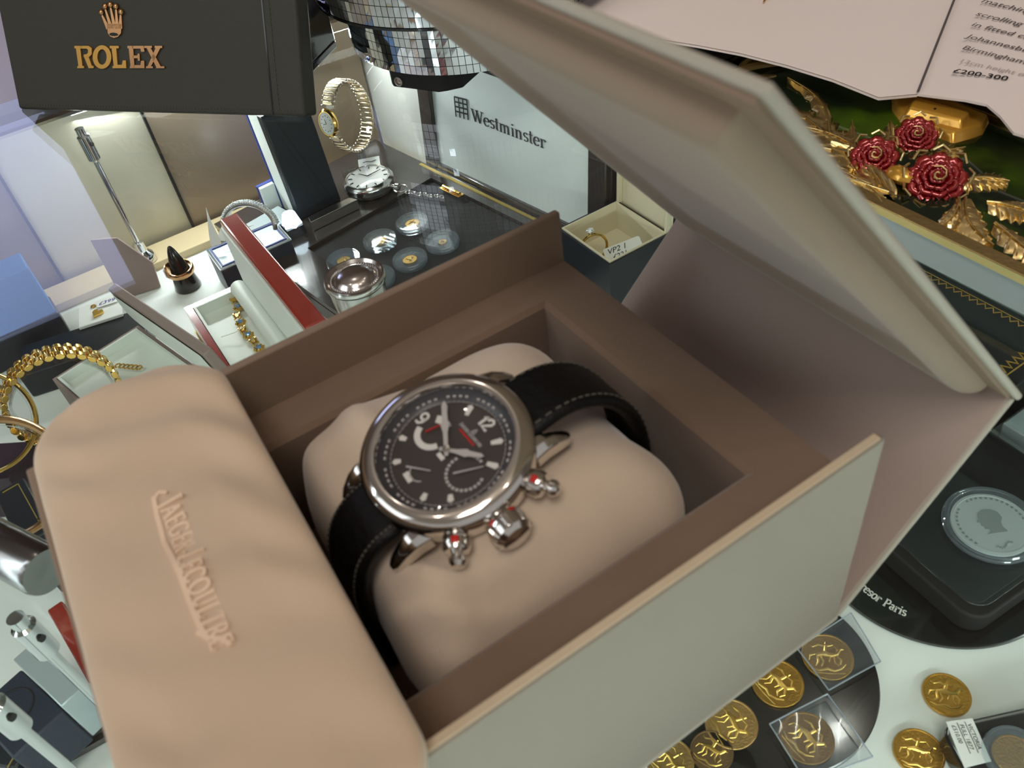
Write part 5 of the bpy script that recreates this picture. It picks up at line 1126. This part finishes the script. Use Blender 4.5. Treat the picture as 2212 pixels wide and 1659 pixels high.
# ------------------------------------------------------------------ right side: discs, coins, cases
DZ = -.127
def disc(cx, cy, R, lab, rim=True, txt=None):
    t_ = thing('display_disc', lab, 'disc', (cx, cy, SH+.0004), 'black round display discs'); F = Matrix.Translation((cx, cy, SH+.0004))
    o = MB(F).lathe([(R-.0004, 0), (R, .0005), (R, .0022), (R-.0005, .0026), (0, .0026)], 96).obj('plate', 'matblack' if not rim else 'black', t_)
    return t_, o
d2, o2 = disc(.0274, .0384, .0451, 'black disc carrying four gold sovereigns below the watch box')
d1, o1 = disc(.1388, .0419, .0577, 'black disc lettered in silver under the square silver coin case')
d3, o3 = disc(-.026, .0215, .021, 'black disc peeping out at the bottom edge under the corner of the watch box')
def arctext(txt, cx, cy, R, a0, h, root, z, m_='silvery'):
    a = a0
    for ch in txt:
        w, st_ = GL[ch]; wa_ = w*h*.98/R; am = a+wa_/2; p = V((cx+R*math.cos(am), cy+R*math.sin(am), z)); tn = V((-math.sin(am), math.cos(am), 0)); F = frame(p-tn*(w*h/2), tn, z=(0, 0, 1)); b = MB(F)
        for q_, pts in st_: b.ribbon([(x*h, y*h) for x, y in pts], (.07+.11*q_)*h, 0, .0002, .09*h)
        yield b; a += wa_
pT = at(1872, 1283, DZ); cd1 = V((.1388, .0419)); r_ = (V((pT.x, pT.y))-cd1).length; a0 = math.atan2(pT.y-cd1.y, pT.x-cd1.x); pE = at(1932, 1332, DZ); aE = math.atan2(pE.y-cd1.y, pE.x-cd1.x)
hT_ = .0043; wid = sum(GL[c_][0] for c_ in 'sor Paris')*hT_/r_; 
b = MB()
for bb_ in arctext('Tresor Paris', cd1.x, cd1.y, r_, a0-sum(GL[c_][0] for c_ in 'Tre')*hT_*.98/r_, hT_, d1, SH+.0031): b.v += bb_.v[:0]; n = len(b.v); b.v += bb_.v; b.f += [tuple(i+n for i in f) for f in bb_.f]
b.obj('disc_lettering', 'white', o1, smooth=False)
pT = at(1478, 1618, DZ); cd3 = V((-.026, .0215)); r3 = (V((pT.x, pT.y))-cd3).length; b = MB()
for bb_ in arctext('Paris', cd3.x, cd3.y, .0165, -2.55, .0040, d3, SH+.0031): n = len(b.v); b.v += bb_.v; b.f += [tuple(i+n for i in f) for f in bb_.f]
b.obj('disc_lettering', 'white', o3, smooth=False)
def horseman(F, R, b):
    """a low relief of a rider over a dragon, as raised strokes and humps"""
    b.M = F; z = 0; k = R/10
    def tb(pts, r_): b.tube([(x*k, y*k, z) for x, y in pts], [r*k*.72 for r in r_] if isinstance(r_, list) else r_*k*.72, 6, flat=.5)
    tb([(-4, 0.5), (-1.5, 1.3), (1.5, .8), (3.6, 1.2)], [1.0, 1.5, 1.4, .8]); tb([(3.2, 1.2), (4.6, 3.2), (5.8, 3.0)], [1.0, .8, .4]); tb([(3.0, .6), (4.6, -1.2), (4.0, -3.0)], [.6, .45, .35]); tb([(2.2, .2), (2.2, -2.2), (3.4, -3.4)], [.6, .45, .3])
    tb([(-3.6, .2), (-3.4, -2.2), (-4.6, -3.8)], [.7, .5, .3]); tb([(-2.6, .2), (-1.6, -2.0), (-2.6, -3.9)], [.7, .5, .3]); tb([(-4.2, .8), (-6.0, .2), (-6.6, -1.8)], [.4, .4, .2]); tb([(-.6, 1.6), (-.2, 4.2)], [.9, .7]); tb([(-.1, 4.8), (.1, 5.7)], [.7, .5])
    tb([(-.2, 4.0), (2.4, 4.6), (3.8, 2.6)], [.4, .35, .3]); tb([(-.4, 3.8), (-2.6, 4.6), (-4.8, 3.6), (-6, 4.2)], [.5, .6, .4, .2]); tb([(-.4, 1.2), (.8, -.4), (.4, -2.0)], [.6, .45, .3])
    tb([(-6.0, -4.6), (-3.4, -5.4), (-.6, -4.6), (1.6, -5.4), (4.0, -4.4), (5.8, -2.6)], [.3, .6, .8, .6, .6, .3]); tb([(-5.6, -6.2), (0, -6.5), (5.6, -6.2)], .22)
    return b
def coin_thing(lab, loc, R=.01102, tone='coingold', ang=0, tilt=0, group='gold sovereigns'):
    t_ = thing('gold_coin', lab, 'coin', loc, group); F = Matrix.Translation(loc) @ Matrix.Rotation(ang, 4, 'Z') @ Matrix.Rotation(tilt, 4, 'X'); h = .0015
    MB(F).lathe([(R*.98, 0), (R, .0002), (R, h-.0002), (R*.985, h), (R*.93, h), (R*.915, h-.00022), (0, h-.00022)], 72).obj('coin_body', tone, t_)
    horseman(F @ Matrix.Translation((0, 0, h-.00022)), R*1.12, MB()).obj('rider_relief', 'coinrelief', t_); return t_
ud = (up-fw*.2); au = math.atan2(up.y, up.x)-PI/2
for (px, py), lab, ang, m_ in [((1788, 1418), 'gold sovereign in the plastic sleeve nearest the watch box corner', 0, 'coingold'), ((1680, 1475), 'gold sovereign half covered by the watch box base, second from left on the disc', -.9, 'coingold'),
     ((1580, 1563), 'pale gold sovereign touching the watch box base, leftmost of those on the black disc', -1.1, 'coinpale'), ((1743, 1593), 'dull gold sovereign under a clear plastic sleeve at the bottom', -.9, 'coindull')]:
    p = at(px, py, DZ+.0015); p.z = DZ+.0006 if 0 else SH+.0032; coin_thing(lab, p, .0112, M[m_] if m_ in M else m_, au+ang)
for (px, py), lab, ang, R_ in [((2045, 1500), 'loose gold half sovereign on the white shelf right of the black disc', -.2, .0098), ((1985, 1625), 'loose gold half sovereign on the white shelf at the bottom edge', -.2, .0100), ((1447, 1650), 'bright gold coin at the bottom edge under the watch box corner', -.9, .0100)]:
    p = at(px, py, SH+.0015); p.z = SH+.0004 if px > 1500 else SH+.0032; coin_thing(lab, p, R_, M['coinpale'] if px < 1500 else 'coingold', au+ang)
p = at(1537, 1628, SH+.002); p.z = SH+.0032; coin_thing('bronze toned coin half hidden at the bottom edge beside the lettered disc', p, .0090, M['coinbronze'], au-.5)
def sleeve(lab, pts, z, fold=True):
    q_ = [at(*k, z) for k in pts]; c_ = sum(q_, V((0, 0, 0)))/4; t_ = thing('plastic_sleeve', lab, 'sleeve', V((c_.x, c_.y, z)), 'clear plastic coin sleeves'); b = MB(); N_ = 10
    b.grid(lambda u, v: (q_[0]*(1-u)+q_[1]*u)*(1-v)+(q_[3]*(1-u)+q_[2]*u)*v+V((0, 0, .0004*math.sin(u*9+v*7))), N_, N_); b.obj('film', M['sleeve'], t_, angle=180)
    b = MB()
    for i in range(4): b.tube([q_[i]+V((0, 0, .0005)), (q_[i]+q_[(i+1) % 4])/2+V((0, 0, .0008)), q_[(i+1) % 4]+V((0, 0, .0005))], .00035, 5)
    b.obj('welded_edge', M['edgeplastic'], t_)
sleeve('clear plastic sleeve around the sovereign nearest the watch box corner', [(1722, 1402), (1790, 1492), (1902, 1430), (1838, 1325)], SH+.0062); sleeve('clear plastic sleeve over the dull sovereign at the bottom', [(1662, 1565), (1787, 1500), (1885, 1636), (1740, 1690)], SH+.0062)
# square black coin case with the silver coin
sq0 = at(1905, 1185, -.115); sq1 = at(2140, 1352, -.115); sq = thing('silver_coin_case', 'square black case holding a large silver proof coin in a capsule', 'case', (.155, .035, SH+.003))
F = frame(V((.1075, .0, SH+.0034)), (1, -.06, 0), z=(0, 0, 1)); MB(F).prism(rrect(0, .098, -.002, .096, .010, 8), 0, .0120).obj('case_body', 'matblack', sq, bevel=.0012, seg=3)
MB(F).prism(rrect(.006, .092, .004, .090, .007, 8), .0121, .0128).obj('velvet_pad', 'velvet', sq, smooth=False); MB(F).prism(rrect(.0025, .0955, .0005, .0935, .009, 8), .0160, .0168).obj('clear_cover', M['acrylic'], sq, bevel=.0003)
p = at(2136, 1145, SH+.018); p.z = SH+.0166+.0036; 
ct, cc_ = capsule(.0212, .0048, .0176, 'silver_coin', 'large silver proof coin with portrait in a round clear capsule', 'coin', 'coinsilver', p, None) if 0 else capsule(.0212, .0048, .0176, 'silver_coin', 'large silver proof coin with portrait in a round clear capsule', 'coin', 'coinsilver', p, None)
F = Matrix.Translation(p+V((0, 0, .0029))) @ Matrix.Rotation(au+.25, 4, 'Z'); b = MB(F); k = .00105
b.prism([(x*k, y*k) for x, y in [(-4.6, -5.2), (4.6, -5.4), (3.6, -2.6), (4.2, 0), (5.8, 2.0), (5.4, 5.2), (3.0, 7.4), (-.4, 7.8), (-2.6, 6.8), (-3.8, 5.2), (-4.2, 3.6), (-5.8, 1.8), (-4.6, 1.2), (-5.0, -.2), (-4.0, -.8), (-4.2, -2.2), (-2.4, -2.8), (-2.6, -4.0)]][::-1], 0, .0004); b.obj('portrait', 'portraitgrey' if 0 else M['portrait'], cc_, bevel=.0002)
b = MB(F)
for i, ch in enumerate('ELIZABETH II  AUSTRALIA 30 DOLLARS'[:0] or range(30)):
    a = math.radians(215-i*9.0); 
    if 9 < i < 12: continue
    x, y = .0155*math.cos(a), .0155*math.sin(a); b.ribbon([(x, y), (x*.93, y*.93)], .0009, 0, .0003); b.ribbon([(x*.96, y*.96), (x*.96-.0009*math.sin(a), y*.96+.0009*math.cos(a))], .0004, 0, .0003)
for i in range(9): a = i*.7; b.ball((-.001+.0009*i-.003, -.0105-.0012*math.sin(a)-.002, .0001), .0006, 6)
b.obj('rim_lettering', M['portrait'], cc_, smooth=False)
# lower right case with handwritten label
q_ = at(2040, 1565, -.116); F = frame(V((q_.x-.001, q_.y+.001, SH+.0004)), at(2212, 1527, -.116)-q_, z=(0, 0, 1)); lc = thing('labelled_coin_case', 'black coin case with chrome rim and handwritten price label', 'case', V((q_.x+.02, q_.y-.02, SH)))
MB(F).prism(rrect(0, .060, -.070, 0, .0055, 8), 0, .0115).obj('case_body', 'black', lc, bevel=.001, seg=3); b = MB(F)
rr_ = rrect(.0016, .0584, -.0684, -.0016, .0045, 8); b.tube([(p_[0], p_[1], .0124) for p_ in rr_], .0010, 8, closed=True); b.obj('chrome_rim', 'chrome', lc); MB(F).prism(rrect(.0026, .0574, -.0674, -.0026, .004, 8), .0117, .0121).obj('velvet_pad', 'velvet', lc, smooth=False)
z_ = SH+.0142; l0, l1, l2, l3 = [at(*k_, z_) for k_ in [(2043, 1560), (2100, 1552), (2141, 1645), (2083, 1659)]]
lab_ = thing('price_label', 'white sticker reading VICTORIA FULL 1877 and a price of 510 pounds', 'label', V((*((l0+l2)/2).xy, z_)))
b = MB(); b.prism([(p_.x, p_.y) for p_ in (l0, l3, l2, l1)], z_, z_+.0004); b.obj('sticker', 'tag', lab_, smooth=False)
ex = (l2-l1); ex.z = 0; ln_ = ex.length; F = frame(V((l1.x, l1.y, z_+.0005)), ex, z=(0, 0, 1)); sgn2 = (l0-l1).dot(F.to_3x3() @ V((0, 1, 0)))
wl_ = abs(sgn2)
for i, s__ in enumerate(['VICTORIA', 'FULL 1877', '\u00a3510.00']):
    text_mesh(s__, wl_*.215, F @ Matrix.Translation((ln_*.12, -wl_*(.28+.29*i), 0)), 'ink', 'handwriting', lab_, .00003, shear=.12, bold=-.00001)
for i in (0, 1): b = MB(F); b.ribbon([(ln_*.08, -wl_*(.335+.29*i)), (ln_*.80, -wl_*(.325+.29*i))], .0002, 0, .0001); b.obj('underline', 'ink', lab_, smooth=False)
p = at(2192, 1635, z_); p.z = SH+.0128; capsule(.0118, .0040, .0085, 'coin_capsule', 'gold coin in a clear capsule in the lower right corner case', 'coin', 'coingold', p, None)
# black leather case with gilt zigzag border
zL = -.100; lc2 = thing('gilt_border_box', 'black leather box with gilt zigzag border seen beyond the raised lid', 'box', (.26, .09, SH)); X0, X1, Y0, Y1 = .216, .283, .0685, .215
MB().box(X0, X1, Y0, Y1, SH+.0005, zL).obj('box_body', 'matblack', lc2, bevel=.0012); b = MB()
def zig(p0, p1, n_, amp, w):
    p0 = V(p0); p1 = V(p1); d = (p1-p0); nn = V((-d.y, d.x)).normalized()
    b.ribbon([tuple(p0+d*(i/n_)+nn*(amp*(1 if i % 2 else -1))) for i in range(n_+1)], w, zL, zL+.0004)
    b.ribbon([tuple(p0+nn*amp*1.7), tuple(p1+nn*amp*1.7)], w*.6, zL, zL+.0003)
zig((X1-.008, Y1), (X1-.008, Y0+.012), 52, .0017, .0010); zig((X1-.008, Y0+.012), (X0+.002, Y0+.012), 22, .0024, .0014); b.obj('gilt_border', 'amber', lc2, smooth=False)
tag(MB().box(.216, .290, .030, .062, SH+.0005, SH+.018).obj('pale_green_box', 'silverside', bevel=.001), 'pale grey box just in front of the gilt bordered leather box', 'box')
